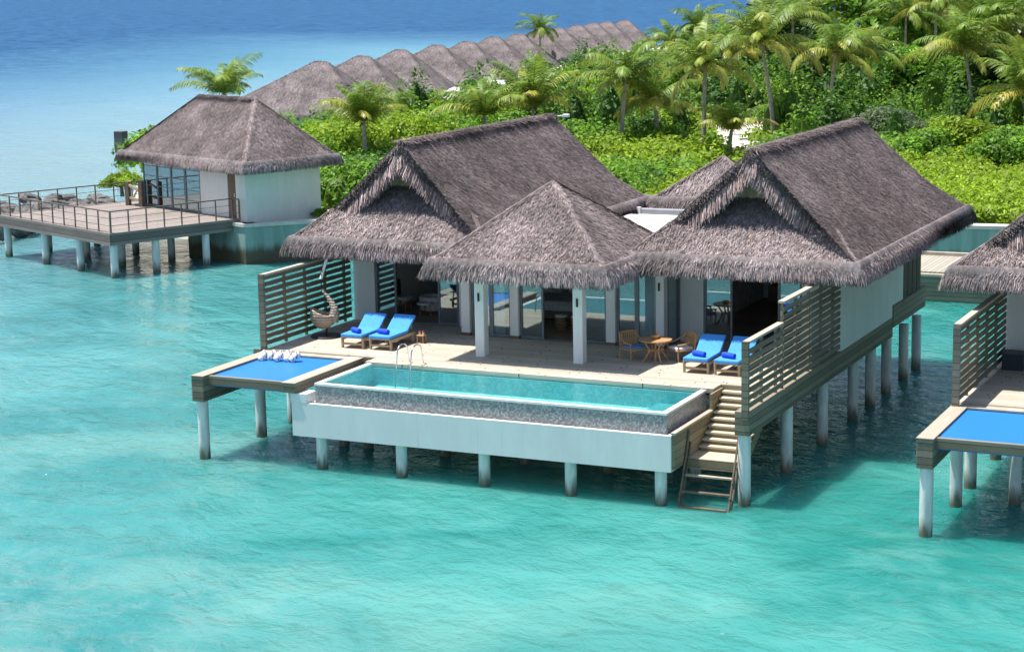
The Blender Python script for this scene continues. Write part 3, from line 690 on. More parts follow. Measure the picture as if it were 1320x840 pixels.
LP = [(-11.56, 3.36, 0.03, 'leftmost blue sun lounger near the hanging chair'), (-10.78, 3.40, 0.0, 'blue sun lounger by the pool handrail, right one of the left pair'),
      (-2.46, 3.46, .02, 'blue sun lounger beside the round teak table, left one of the right pair'), (-1.70, 3.44, -.01, 'blue sun lounger partly behind the right slatted screen at the top of the stairs')]
TL = ['rolled royal blue towel on the leftmost lounger', 'rolled royal blue towel on the lounger by the pool handrail', 'rolled royal blue towel on the lounger beside the teak table', 'rolled royal blue towel on the lounger next to the stairs']
for i, (x, y, a, l) in enumerate(LP):
    o = lg if i == 0 else copy_tree(lg); o.location = (x, y, DZ); o.rotation_euler.z = a; o['label'] = l
    m = MB(); L_ = .17
    m.tube([(-L_-.004, 0, 0), (-L_, 0, 0), (-L_*.5, .004, .002), (L_*.5, -.003, 0), (L_, 0, 0)], [.03, .062, .068, .068, .062], 14)
    m.tube([(L_, .0, 0), (L_+.006, 0, 0)], [.045, .02], 12)
    w = m.build('rolled_towel', 'towel'); w.location = (x+(-.03 if i % 2 else .02), y+.20+.05*(i % 2), DZ+.43); w.rotation_euler.z = [-.5, -.25, -.35, -.3][i]
    tag(w, TL[i], 'towel', 'rolled towels on the loungers')
def side_table(x, y, label):
    t = thing('side_table', (x, y, DZ), label, 'side table')
    m = MB(); m.bbox(x-.10, x+.10, y-.10, y+.10, DZ+.18, DZ+.21, .006); m.build('table_top', 'teak', t)
    for a in (-.08, .08):
        for b in (-.08, .08):
            m = MB(); m.box(x+a-.012, x+a+.012, y+b-.012, y+b+.012, DZ, DZ+.18); m.build('leg', 'teak', t)
    k = thing('garnished_glass', (x, y, DZ+.21), label.replace('low teak side table', 'pale cups with red flowers on the table'), 'cup')
    for a in (-.05, .05):
        m = MB(); m.lathe([(.012, 0), (.022, .0), (.03, .06)], (x+a, y, DZ+.212), 10); m.build('cup', 'palec', k)
        m = MB(); m.lathe([(.004, .055), (.03, .07), (.018, .095), (.002, .10)], (x+a, y, DZ+.212), 8); m.build('flower', 'red', k)
side_table(-11.17, 4.35, 'low teak side table between the left pair of loungers')
side_table(-10.25, 4.62, 'low teak side table right of the lounger by the pool handrail')

# ------------------------------------------------------------------ dining set
tx, ty = -3.82, 4.42
t = thing('dining_table', (tx, ty, DZ), 'round teak table with splayed legs and a bowl on the terrace', 'table')
m = MB(); m.lathe([(.36, .51), (.395, .515), (.40, .53), (.395, .545), (.02, .545)], (tx, ty, DZ), 32, smooth=False); m.build('table_top', 'teak', t)
for k in range(4):
    a = math.pi/4+k*math.pi/2; c, s = math.cos(a), math.sin(a)
    m = MB(); m.tube([(tx+.34*c, ty+.34*s, DZ), (tx+.14*c, ty+.14*s, DZ+.28), (tx+.30*c, ty+.30*s, DZ+.515)], [.02, .026, .02], 8); m.build('leg', 'teak', t)
m = MB(); m.tube([(tx, ty, DZ), (tx, ty, DZ+.5)], .025, 10); m.obox((tx-.15, ty-.15, DZ+.28), (tx+.15, ty+.15, DZ+.28), .03, .03); m.obox((tx-.15, ty+.15, DZ+.281), (tx+.15, ty-.15, DZ+.281), .03, .03); m.build('pedestal', 'teak', t)
b = MB(); b.lathe([(.01, .0), (.06, .0), (.10, .045), (.105, .08), (.09, .08), (.08, .05), (.01, .03)], (0, 0, 0), 20)
o = b.build('fruit_bowl', 'bowl'); o.location = (tx-.03, ty+.06, DZ+.547); tag(o, 'round orange wooden bowl on the teak table', 'bowl')
def make_chair(label, cush):
    t = thing('armchair', (0, 0, 0), label, 'chair', 'teak armchairs at the round table')
    w, d = .24, .23
    for x in (-w, w):
        m = MB(); m.tube([(x, -d, 0), (x, -d, .30), (x*1.03, -d+.01, .40)], .019, 8); m.build('leg', 'teak', t)
        m = MB(); m.tube([(x, d+.03, 0), (x, d, .28), (x*.98, d+.05, .62)], .019, 8); m.build('leg', 'teak', t)
        m = MB(); m.tube([(x*1.03, -d-.02, .405), (x*1.1, -.02, .42), (x*1.02, d*.8, .50), (x*.75, d+.04, .585)], [.022, .022, .021, .02], 8); m.build('arm', 'teak', t)
    m = MB(); m.bbox(-w-.01, w+.01, -d-.02, d+.02, .245, .28, .006); m.build('seat', 'teak', t)
    m = MB(); m.bbox(-w+.02, w-.02, -d+.0, d-.02, .281, .33, .015); m.build('seat_cushion', cush, t)
    m = MB(); m.tube([(-w, d+.05, .62), (-w*.5, d+.085, .635), (w*.5, d+.085, .635), (w, d+.05, .62)], .024, 8)
    for k in range(8):
        x = -w+.05+k*(2*w-.1)/7; m.obox((x, d+.0, .28), (x, d+.075, .63), .028, .012)
    m.obox((-w, d+.012, .33), (w, d+.012, .33), .03, .02); m.build('backrest', 'teak', t); return t
c = make_chair('teak armchair with blue seat cushion, left of the round table', 'cushion'); c.location = (-4.42, 4.55, DZ); c.rotation_euler.z = math.radians(55)
c = make_chair('teak armchair with white seat cushion, right of the round table', 'palec'); c.location = (-3.32, 4.83, DZ); c.rotation_euler.z = math.radians(-38)

# ------------------------------------------------------------------ hanging chair
hx, hy = -13.05, 4.52
t = thing('hanging_chair', (hx, hy, DZ), 'woven teardrop hanging chair on a round black base by the left screen', 'hanging chair')
m = MB(); m.lathe([(.40, 0), (.41, .02), (.39, .045), (.05, .055), (.02, .06)], (hx+.05, hy, DZ), 32, smooth=False); m.build('base', 'black', t)
m = MB(); m.tube([(hx+.05, hy, DZ+.05), (hx+.06, hy+.02, DZ+.22)], .025, 8); m.build('base_stem', 'black', t)
def shell():
    m = MB(); nu, nv = 18, 14; V = []
    for j in range(nv+1):
        s = j/nv
        for i in range(nu+1):
            a = -math.pi*.93+2*math.pi*.93*i/nu      # open toward the front left
            back = .5-.5*math.cos(a+math.pi)           # 1 at the back, 0 at the opening
            r = .345*math.sin(min(1, .12+s*.95)*math.pi*.56); z = .05+.36*s**1.25+.20*s**3*(1-back)**2
            V.append((r*math.cos(a+.0), r*.95*math.sin(a+.0), z))
    F = [(j*(nu+1)+i, j*(nu+1)+i+1, (j+1)*(nu+1)+i+1, (j+1)*(nu+1)+i) for j in range(nv) for i in range(nu)]
    m.add(V, F, smooth=True); return m
m = shell(); A = np.concatenate(m.v); ang = .5
A = np.stack([A[:, 0]*math.cos(ang)-A[:, 1]*math.sin(ang)+hx-.02, A[:, 0]*math.sin(ang)+A[:, 1]*math.cos(ang)+hy, A[:, 2]+DZ+.16], axis=1); m.v = [A]
o = m.build('basket', 'wicker', t); sm = o.modifiers.new('thickness', 'SOLIDIFY'); sm.thickness = .035
m = MB(); m.lathe([(.01, .10), (.20, .12), (.27, .20), (.24, .30), (.02, .28)], (hx-.03, hy, DZ+.16), 18); m.build('seat_cushion', 'concrete', t)
# the back rises as a woven horn that ends in the hanging loop
horn = [(hx+.22, hy+.06, DZ+.42), (hx+.29, hy+.08, DZ+.62), (hx+.26, hy+.08, DZ+.80), (hx+.16, hy+.06, DZ+.97), (hx+.03, hy+.04, DZ+1.14), (hx-.06, hy+.02, DZ+1.22)]
m = MB(); m.tube(horn, [.15, .125, .09, .06, .042, .028], 12); m.build('back_horn', 'wicker', t)
m = MB(); m.tube([(hx-.06, hy+.02, DZ+1.20), (hx-.05, hy+.02, DZ+1.85), (hx-.02, hy+.06, 3.7)], .011, 6); m.build('rope', 'black', t)
m = MB(); m.tube([(hx-.07, hy+.02, DZ+1.50), (hx+.03, hy+.24, 4.14)], .04, 8); m.build('spring_tube', 'white', t)

t = thing('carry_basket', (-9.93, 6.25, DZ), 'small brown wicker carrier standing against the wall left of the porch', 'basket')
m = MB(); m.bbox(-10.08, -9.80, 6.55, 6.75, DZ, DZ+.10, .01); m.box(-10.08, -10.05, 6.55, 6.75, DZ+.1, DZ+.28); m.box(-9.83, -9.80, 6.55, 6.75, DZ+.1, DZ+.28); m.box(-10.05, -9.83, 6.72, 6.75, DZ+.1, DZ+.38); m.build('body', 'rattan', t)
m = MB(); m.tube([(-10.06, 6.65, DZ+.28), (-10.0, 6.65, DZ+.41), (-9.88, 6.65, DZ+.41), (-9.81, 6.65, DZ+.28)], .014, 8); m.build('handle', 'rattan', t)

# printed bolsters on the net
for i, (x, y, rz, tl) in enumerate([(-13.08, 1.62, .3, .5), (-12.90, 1.74, -.5, .7), (-12.68, 1.72, .1, .3), (-12.48, 1.80, .7, .8), (-12.26, 1.78, -.3, .45)]):
    m = MB(); m.tube([(-.15, 0, 0), (-.14, 0, 0), (-.07, 0, .0), (.07, 0, 0), (.14, 0, 0), (.15, 0, 0)], [.03, .07, .088, .088, .07, .03], 12)
    o = m.build('printed_cushion', 'pattern'); o.location = (x, y, 2.085); o.rotation_euler = (0, -.5-tl*.5, rz+1.0)
    tag(o, ['black and white printed cushion at the left end of the row on the blue net', 'black and white printed cushion tilted up, second from the left on the blue net', 'black and white printed cushion lying in the middle of the row on the blue net',
            'black and white printed cushion leaning upright, fourth along the blue net', 'black and white printed cushion at the right end of the row on the blue net'][i], 'cushion', 'printed cushions on the net lounge')

# ------------------------------------------------------------------ inside the rooms
def curtain(x0, x1, y, label):
    m = MB(); n = 40; V = [(x0+(x1-x0)*i/n, y+.03*math.sin(i*1.25)+.012*math.sin(i*.6), z) for z in (DZ+.03, 4.2) for i in range(n+1)]
    m.add(V, [(i, i+1, n+2+i, n+1+i) for i in range(n)], smooth=True); o = m.build('curtain', 'curtain'); tag(o, label, 'curtain'); sm = o.modifiers.new('thickness', 'SOLIDIFY'); sm.thickness = .006
curtain(-9.22, -8.60, 6.13, 'pale sheer curtain behind the glass at the left of the porch'); curtain(-4.92, -4.42, 6.13, 'pale sheer curtain behind the glass at the right of the porch')
t = thing('tub_armchair', (-12.1, 8.75, DZ), 'white rounded tub armchair inside the left room', 'armchair')
m = MB(); m.lathe([(.30, .06), (.36, .10), (.38, .42), (.33, .46), (.28, .42), (.27, .26), (.02, .25)], (-12.1, 8.75, DZ), 24); m.build('shell', 'sofa', t)
m = MB(); m.lathe([(.25, .26), (.26, .31), (.02, .33)], (-12.1, 8.75, DZ), 20); m.build('seat_cushion', 'sofa', t)
t = thing('coffee_table', (-12.05, 8.2, DZ), 'low round white topped table in front of the tub armchair', 'table')
m = MB(); m.lathe([(.22, .31), (.23, .32), (.23, .34), (.02, .345)], (-12.05, 8.2, DZ), 24); m.build('table_top', 'palec', t)
for a in (0, 2.1, 4.2):
    m = MB(); m.tube([(-12.05+.18*math.cos(a), 8.2+.18*math.sin(a), DZ), (-12.05+.14*math.cos(a), 8.2+.14*math.sin(a), DZ+.32)], .014, 6); m.build('leg', 'teak', t)
t = thing('desk_chair', (-12.98, 8.65, DZ), 'dark backed chair inside the left doorway', 'chair')
m = MB(); m.bbox(-13.2, -12.78, 8.45, 8.85, DZ+.32, DZ+.40, .02); m.build('seat', 'sofa', t)
m = MB(); m.bbox(-13.22, -13.14, 8.45, 8.85, DZ+.42, DZ+.86, .02); m.build('backrest', 'dark', t)
for x in (-13.16, -12.82):
    for y in (8.49, 8.81):
        m = MB(); m.tube([(x, y, DZ), (x, y, DZ+.32)], .016, 6); m.build('leg', 'teak', t)
t = thing('bed', (-8.6, 9.6, DZ), 'white made bed inside the porch doorway', 'bed')
m = MB(); m.bbox(-9.6, -7.65, 8.6, 10.5, DZ+.05, DZ+.28, .02); m.build('bed_base', 'darkwood', t)
m = MB(); m.bbox(-9.56, -7.69, 8.56, 10.45, DZ+.281, DZ+.52, .08); m.build('mattress', 'bedlinen', t)
for x in (-9.1, -8.15):
    m = MB(); m.bbox(x-.35, x+.35, 9.95, 10.4, DZ+.5, DZ+.66, .06); m.build('pillow', 'bedlinen', t)
m = MB(); m.bbox(-9.7, -7.55, 10.5, 10.6, DZ+.05, DZ+1.1, .02); m.build('headboard', 'brown', t)
for x, l in ((-7.62, 'left rattan drum stool with white top inside the porch doorway'), (-7.16, 'right rattan drum stool with white top, half behind the porch column')):
    t = thing('drum_stool', (x, 7.42, DZ), l, 'stool', 'rattan drum stools')
    m = MB(); m.lathe([(.145, 0), (.165, .03), (.17, .18), (.165, .33), (.15, .34)], (x, 7.42, DZ+.01), 20); m.build('drum', 'rattan', t)
    m = MB(); m.lathe([(.155, .342), (.165, .36), (.16, .39), (.02, .40)], (x, 7.42, DZ+.01), 20); m.build('seat_pad', 'palec', t)
m = MB(); m.bbox(-2.7, -1.2, 7.6, 9.6, DZ+.006, DZ+.022, .004); tag(m.build('rug', 'rug'), 'grey blue rug on the dark floor inside the right room', 'rug')

# ================================================================== NEIGHBOURING VILLA (cut by the right edge)
nv = thing('overwater_villa', (7, 7, 0), 'thatched villa cut off by the right edge of the picture', 'villa')
m = MB(); t, w = gablet_roof(m, 3.25+HW, HW, ZR, 4.65, 4.2, 4.8, 14, 15.2); m.build('thatch_roof', 'thatch', nv)
m = MB(); m.box(3.72, 12, 2.56, 7.3, DZ-.1, DZ); m.build('terrace_deck', 'deck', nv)
m = MB(); m.box(3.72, 12, 2.5, 2.558, 1.6, DZ-.012); m.box(3.66, 3.76, 2.56, 15, 1.56, DZ-.012); m.build('deck_beam', 'fascia', nv)
for b_ in ((3.8, 4.9, 7.25, 7.37, DZ+.004, 4.4), (3.76, 3.88, 7.372, 15, DZ-.3, 4.4), (3.88, 12, 14.9, 14.998, DZ-.3, 4.4), (5.92, 8.9, 7.25, 7.37, DZ+.004, 4.4), (8.8, 8.9, 7.372, 14.89, DZ-.3, 4.4)):
    m = MB(); m.box(*b_); m.build('outer_wall', 'white', nv)
m = MB(); m.box(4.9, 5.9, 7.28, 7.33, DZ+.02, 4.3); m.build('glass_door', 'glass', nv)
for x, y in ((3.95, 3.3), (3.95, 6), (3.95, 10), (3.95, 14), (6.5, 3.3), (6.5, 6), (9, 3.3)):
    m = MB(); m.tube([(x, y, -1.2), (x, y, 1.62)], .135, 16); m.build('support_post', 'post', nv)
screen(3.82, [(2.3, 7.2, 3.78)], 'slatted timber screen of the neighbouring villa at the right edge', 9, mat='slatshade')
t = thing('storage_box', (4.15, 6.3, DZ), 'dark blue storage box on the neighbouring terrace against the white wall', 'box')
m = MB(); m.bbox(3.98, 4.46, 6.25, 6.8, DZ, DZ+.34, .015); m.build('body', plain('navy_box', (.025, .03, .045), .5), t)
m = MB(); m.bbox(3.96, 4.48, 6.23, 6.82, DZ+.342, DZ+.38, .012); m.build('lid', plain('navy_lid', (.03, .036, .055), .45), t)

# ================================================================== ARRIVAL HUT AND JETTY (left)
HO, HA = (-29.419, 25.747), -0.397
def place(o): o.location = (HO[0], HO[1], o.location[2]); o.rotation_euler.z = HA
JZ = 1.75
hut = thing('beach_hut', (0, 0, 0), 'white walled hut with thatched hip roof and glass front behind the left jetty', 'hut')
m = MB(); hip_roof(m, -9.55, -.2, .2, 4.76, 4.02, (-6.75, 2.48), (-2.55, 2.48), 6.39, dens=480, fd=420, L=(.09, .20), drop=.36, light=.04); m.build('thatch_roof', 'thatch', hut)
m = MB(); m.box(-4.1, -2.08, .62, .74, JZ, 3.98); m.box(-1.5, -.8, .62, .74, JZ-.4, 3.98); m.box(-.92, -.8, .74, 4.3, 1.4, 3.98); m.box(-8.6, -.92, 4.18, 4.3, JZ, 3.98); m.box(-8.6, -8.48, .74, 4.18, JZ, 3.98)
m.build('outer_wall', 'cream', hut)
m = MB(); m.box(-2.08, -1.5, .66, .71, JZ, 3.75); d_ = m.build('door', 'brown', hut)
m = MB(); m.box(-1.60, -1.57, .60, .659, JZ+.85, JZ+1.0); m.build('handle', 'steel', d_)
for x0, x1 in ((-8.55, -7.45), (-7.44, -6.35), (-6.34, -5.25), (-5.24, -4.12)):
    m = MB(); z0, z1 = JZ+.02, 3.9
    m.box(x0, x0+.05, .62, .68, z0, z1); m.box(x1-.05, x1, .62, .68, z0, z1); m.box(x0+.05, x1-.05, .62, .68, z0, z0+.05); m.box(x0+.05, x1-.05, .62, .68, z1-.05, z1)
    for k in range(1, 5): m.box(x0+.05, x1-.05, .63, .67, z0+k*.42, z0+k*.42+.03)
    f = m.build('glass_panel', 'frame', hut); m = MB(); m.box(x0+.05, x1-.05, .645, .655, z0+.05, z1-.05); m.build('pane', 'hutglass', f)
m = MB(); m.box(-8.48, -.92, .74, 4.18, JZ-.05, JZ); m.build('floor', 'darkwood', hut)
m = MB(); m.box(-8.48, -.92, 2.6, 2.7, JZ, 3.9); m.build('partition_wall', 'room', hut)
place(hut)
jt = thing('jetty', (0, 0, 0), 'square timber jetty on white posts in front of the thatched hut on the left', 'jetty')
m = MB(); m.box(-10.4, -1.33, -5.25, .6, JZ-.08, JZ); m.box(-10.4, -6, .6, 2.2, JZ-.08, JZ-.002); m.build('deck', 'jdeck', jt)
m = MB(); m.box(-10.45, -1.28, -5.32, -5.25, JZ-.46, JZ+.01); m.box(-10.47, -10.4, -5.25, 2.2, JZ-.46, JZ+.01); m.box(-1.33, -1.26, -5.25, .6, JZ-.46, JZ+.01); m.build('fascia', 'jfascia', jt)
for x in (-10.1, -6.9, -4.1, -1.5):
    for y in (-5.05, -3.2, -.9):
        m = MB(); m.tube([(x, y, -1.2), (x, y, JZ-.09)], .15, 14); m.build('support_post', 'post', jt)
place(jt)
ra = thing('jetty_railing', (0, 0, 0), 'thin dark railing around the edge of the left jetty', 'railing')
H = .83
def run(p, q, n, skip0=False):
    p = np.array((*p, JZ)); q = np.array((*q, JZ)); up = np.array((0, 0, 1.))
    for k in range(1 if skip0 else 0, n+1):
        a = p+(q-p)*k/n; w = .03 if k in (0, n) else .022
        m = MB(); m.box(a[0]-w, a[0]+w, a[1]-w, a[1]+w, JZ, JZ+H-.03); m.build('railing_post', 'rail', ra)
    m = MB(); m.obox(p+up*H, q+up*H, .06, .045); m.build('top_rail', 'rail', ra)
    for h in (.28, .56):
        m = MB(); m.obox(p+up*h, q+up*h, .018, .018); m.build('wire_rail', 'rail', ra)
run((-10.36, -5.2), (-1.38, -5.2), 10); run((-1.38, -5.2), (-1.38, .35), 7, True); run((-10.36, -5.2), (-10.36, 2.0), 8, True); run((-1.38, .35), (-.9, .35), 1, True)
place(ra)

# footbridge post rails left of the hut
fb = thing('timber_fence', (-41.0, 33.0, GZ), 'short rough timber fence at the left corner of the hut', 'fence')
q0 = at(166, 266, 2, 1.7); q1 = at(183, 268, 2, 1.7)
for p in (q0, q0+np.array((.5, .3, 0)), q1):
    m = MB(); m.box(p[0]-.09, p[0]+.09, p[1]-.09, p[1]+.09, GZ, 2.75); m.build('fence_post', 'rail', fb)
m = MB(); m.obox((q0[0], q0[1], 2.65), (q1[0], q1[1], 2.4), .08, .1); m.obox((q0[0], q0[1], 2.1), (q1[0], q1[1], 2.0), .06, .1); m.build('fence_rail', 'teakgrey', fb)
# far corner building
p = at(153, 236, 2, .4)
cbn = thing('outdoor_shower', (p[0], p[1], GZ), 'narrow white outhouse with dark shingled upper panel behind the left end of the hut', 'outhouse')
w = .34
m = MB(); m.box(p[0]-.12, p[0]+w, p[1], p[1]+.4, -.4, 2.05); m.build('wall', 'white', cbn)
m = MB(); m.box(p[0]-.1, p[0]+w+.1, p[1]-.06, p[1]+.46, 2.052, 3.2); m.build('shingle_panel', 'slate', cbn)

# boulders of the breakwater
def rock_mesh(seed):
    r = np.random.default_rng(seed); m = MB(); n, k = 12, 8; V = []
    ph = r.uniform(0, 6.3, (6,)); d = r.normal(size=(9, 3)); d /= np.linalg.norm(d, axis=1)[:, None]; off = r.uniform(.55, .85, 9)
    for j in range(k+1):
        th = math.pi*j/k
        for i in range(n):
            a = 2*math.pi*i/n; v = np.array((math.sin(th)*math.cos(a), math.sin(th)*math.sin(a), math.cos(th)))
            s = min([1.0]+[o/(v@q) for q, o in zip(d, off) if v@q > .05]); V.append(v*s*(1+.06*math.sin(5*a+ph[0])*math.sin(3*th+ph[1])))
    m.add(V, [(j*n+i, j*n+(i+1) % n, (j+1)*n+(i+1) % n, (j+1)*n+i) for j in range(k) for i in range(n)]); return m.build('boulder', 'rock')
rk = [rock_mesh(s) for s in range(4)]; first = set(); RR = random.Random(5)
cnt = 0
while cnt < 52:
    u = RR.uniform(-6, 134); top = np.interp(u, [0, 60, 134], [260, 252, 256]); bot = np.interp(u, [0, 60, 110, 134], [292, 277, 269, 262])
    q = at(u, RR.uniform(top, bot), 2, .75)
    k = RR.randrange(4); o = rk[k] if k not in first else rk[k].copy()
    if k in first: COL.objects.link(o)
    first.add(k); s = RR.uniform(.34, .66); o.scale = (s*RR.uniform(.9, 1.4), s*RR.uniform(.9, 1.2), s*RR.uniform(.65, .9)); o.rotation_euler = (RR.uniform(-.4, .4), RR.uniform(-.4, .4), RR.uniform(0, 6.3))
    o.location = (q[0], q[1], RR.uniform(.30, .70)); tag(o, 'dark grey boulder in the breakwater heap behind the jetty', 'boulder', 'boulders of the breakwater'); cnt += 1

# ================================================================== FAR ROW OF VILLAS
FZ = 5.6
PK = [(418.5, 79), (472.5, 72), (521, 64), (568, 58), (607, 53.5), (641, 47.5), (673, 44), (698, 40), (723, 36), (748, 32.8), (768, 30), (786, 28.3), (809, 26.3)]
rng2 = np.random.default_rng(3)
def far_villa():
    t = thing('row_villa', (0, 0, 0), '', 'villa', 'thatched villas in the far row along the lagoon')
    m = MB(); d = 4.6
    hip_roof(m, -7.2, 3.5, -d, d, 2.35, (-.7, 0), (.1, 0), FZ, dens=46, fd=60, rng=rng2, L=(.25, .5), light=-.12); m.build('thatch_roof', 'thatch', t)
    m = MB(); m.box(-6, 2.9, -d+1.0, d-1.0, .9, 2.6); m.build('outer_wall', 'white', t)
    m = MB(); m.box(3.4, 7.6, -d+1.6, d-2.0, 2.3, 2.55); m.box(3.6, 7.4, -d+1.8, d-2.2, .9, 2.298); m.build('flat_roof', 'flat', t)
    for x in (-5.5, -1.5, 2.5):
        for y in (-3, 3):
            m = MB(); m.tube([(x, y, -1), (x, y, .9)], .15, 8); m.build('support_post', 'post', t)
    return t
FVL = ['nearest thatched villa of the far row, its wide roof end rising above the hedge', 'second villa of the far row, roof partly behind the nearest one with leaves in front', 'third thatched villa roof along the far row', 'fourth thatched villa roof along the far row',
       'fifth thatched villa roof along the far row', 'sixth thatched villa roof along the far row', 'seventh thatched villa roof along the far row, below the distant palms', 'eighth thatched villa roof along the far row', 'ninth thatched villa roof along the far row',
       'tenth thatched villa roof along the far row', 'eleventh thatched villa roof along the far row', 'twelfth thatched villa roof, last but one of the far row', 'farthest and smallest thatched villa roof at the end of the far row']
fv = far_villa()
for i, (u, v) in enumerate(PK):
    o = fv if i == 0 else copy_tree(fv); p = at(u, v, 2, FZ); o.location = (p[0], p[1], 0); o.rotation_euler.z = math.radians(19); o['label'] = FVL[i]

# ================================================================== VEGETATION
def frond_mesh(mb, base, az, elev, L, droop, rng, col, wid=.46, n=30):
    """a feather frond: arching rachis with two rows of drooping leaflets"""
    ts = np.linspace(0, 1, n); hd = np.array((math.cos(az), math.sin(az), 0)); p = np.array(base, float); pts = []; e = elev
    twist = rng.normal(0, .35)
    for i in range(n):
        pts.append(p.copy()); d = hd*math.cos(e)+np.array((0, 0, 1))*math.sin(e); p = p+d*L/n; e -= droop/n*(.5+1.6*ts[i])
    pts = np.array(pts); mb.tube(pts[::5], np.linspace(.035, .008, len(pts[::5])), 4, 0, np.array(col)*1.25+.02, False)
    tang = np.gradient(pts, axis=0); tang /= np.linalg.norm(tang, axis=1)[:, None]
    side0 = np.cross(hd, (0, 0, 1.)); side0 /= np.linalg.norm(side0)
    upv = np.cross(side0, tang); Q = []; T = []
    for i in range(2, n):
        t = ts[i]; ln = wid*L*(.22+.78*math.sin(math.pi*min(1, t*.82+.14))**.8)*.50
        for sub in (0, .5):
            b = pts[i]+(pts[min(i+1, n-1)]-pts[i])*sub
            for s in (-1, 1):
                d = side0*s*math.cos(twist)+upv[i]*s*math.sin(twist)+tang[i]*(.75+.5*t)+np.array((0, 0, -.35-.55*rng.random())); d = unit(d+rng.normal(0, .07, 3))
                w = unit(np.cross(d, upv[i]))*.0195*L/2.4; mid = b+d*ln*.55+np.array((0, 0, .02)); tip = b+d*ln+np.array((0, 0, -.16*ln))
                Q.append([b-w*.6, b+w*.6, mid+w, mid-w]); Q.append([mid-w, mid+w, tip+w*.1, tip-w*.1])
                c = np.array(col)*rng.uniform(.75, 1.25); T += [c, c]
    mb.quads(np.array(Q), np.array(T))
def palm_crown(seed, nf=22, L=3.3, young=False, yellow=.25):
    rng = np.random.default_rng(seed); m = MB(); nf = nf-int(rng.integers(0, 7))
    for k in range(nf):
        f = k/(nf-1); az = k*2.399+rng.normal(0, .15)
        e = (1.45-1.40*f+rng.normal(0, .16)) if not young else (1.45-.85*f+rng.normal(0, .10))
        g = np.array((.165, .270, .036)); yel = np.array((.52, .46, .085)); col = g+(yel-g)*np.clip((f-.55)*2*yellow+rng.random()*yellow*.9, 0, 1)
        frond_mesh(m, (0, 0, 0), az, e, L*rng.uniform(.82, 1.1)*(1.0 if f > .15 else .75), (.75+.70*rng.random()) if not young else .8+.5*rng.random(), rng, col)
    # dry boots at the crown base
    for k in range(6):
        a = rng.uniform(0, 6.3); m.tube([(0, 0, -.15), (.14*math.cos(a), .14*math.sin(a), -.02), (.25*math.cos(a), .25*math.sin(a), -.25)], [.05, .04, .01], 5, 0, (.30, .19, .08))
    return m
PC = {}
def place_palm(bu, bv, cu, cv, label, var=0, L=1.0, y=None, young=False, r=.14, base_z=None):
    b = at(bu, bv, 2, GZ+.25) if y is None else at(bu, bv, 1, y)
    c = at(cu, cv, 1, b[1]+.0)
    if y is not None: b = np.array((c[0]+(b[0]-c[0])*.4, c[1], GZ+.2))
    t = thing('palm_tree', tuple(b), label, 'palm tree', 'coconut palms of the island')
    n = 9; bend = c-b; pts = []
    for i in range(n):
        s = i/(n-1); pts.append(b+np.array((bend[0]*s**1.5, bend[1]*s, bend[2]*s)))
    pts[0] = pts[0]-np.array((0, 0, .3)); m = MB(); rad = np.linspace(r, r*.62, n); rad[0] *= 1.5; m.tube(pts, rad, 9); m.build('trunk', 'bark', t)
    key = (var, young)
    if key not in PC: PC[key] = palm_crown(100+var, young=young, yellow=[.25, .65, .4, .85, .18, .55][var % 6]).build('crown', 'frond', t, local=True); o = PC[key]
    else: o = PC[key].copy(); COL.objects.link(o); o.parent = t
    o.location = tuple(c-b); o.scale = (L, L, L); o.rotation_euler.z = (bu*7 % 63)/10
    return t
PALMS = [
 (801, 196, 807, 100, 'leaning coconut palm with a thick pale trunk in front of the far villa roofs', 0, 1.0, None, False),
 (849, 192, 843, 127, 'yellowish coconut palm right of the leaning palm, with one long frond to the right', 3, .92, None, False),
 (907, 207, 909, 84, 'thin tall palm with a pale spotted trunk above the small entry roof', 1, .9, None, False),
 (891, 150, 889, 90, 'slim palm standing left of the thin tall palm', 2, .85, None, False),
 (868, 105, 866, 54, 'distant palm breaking the sea line at the end of the far roofs', 0, .95, None, False),
 (899, 140, 899, 34, 'distant dark palm against the sea, left of the big tall palm', 4, 1.0, 118, False),
 (997, 178, 981, 54, 'big tall palm leaning left with drooping yellow lower fronds', 1, 1.22, None, False),
 (1068, 162, 1078, 66, 'tall palm with a clean pale trunk rising behind the right roof ridge', 5, 1.1, None, False),
 (1112, 150, 1110, 72, 'dark drooping palm behind the palm at the right ridge', 4, 1.2, 88, False),
 (1254, 156, 1243, 65, 'wide crowned palm at the upper right with many hanging fronds', 2, 1.35, None, False),
 (1325, 190, 1322, 118, 'palm with low spreading fronds at the right edge', 1, 1.1, 66, False),
 (1290, 110, 1285, 40, 'tall palm half out of view in the upper right corner', 2, 1.5, 98, False),
 (939, 208, 943, 168, 'young bright green palm beside the sand path, left of the right roof', 3, .75, None, True),
 (471, 190, 469, 158, 'young upright palm in the hedge between the left hut and the left villa roof', 2, .95, 44, True),
 (624, 165, 624, 150, 'dark palm with upright fronds behind the left villa ridge', 0, .95, 52, True),
 (687, 150, 687, 138, 'large bushy palm just behind the top of the left villa roof', 1, 1.05, 55, True),
 (290, 125, 289, 122, 'feathery palm showing above the ridge of the left hut', 0, .95, 50, True),
 (697, 60, 696, 38, 'small dark palm beyond the far villa roofs at the water edge', 4, .85, 130, False),
 (1020, 90, 1022, 22, 'palm far back in the grove behind the tall palms', 0, 1.15, 112, False),
 (1165, 100, 1168, 20, 'palm far back in the grove, right of the gap to the sea', 4, 1.2, 118, False),
 (1215, 95, 1205, 8, 'tall palm at the top edge, left of the wide crowned palm', 2, 1.3, 110, False),
 (940, 110, 941, 62, 'light green palm tucked behind the big tall palm', 3, .9, 96, False),
 (1050, 70, 1052, 6, 'palm touching the top edge above the clean trunked palm', 5, 1.2, 125, False),
]
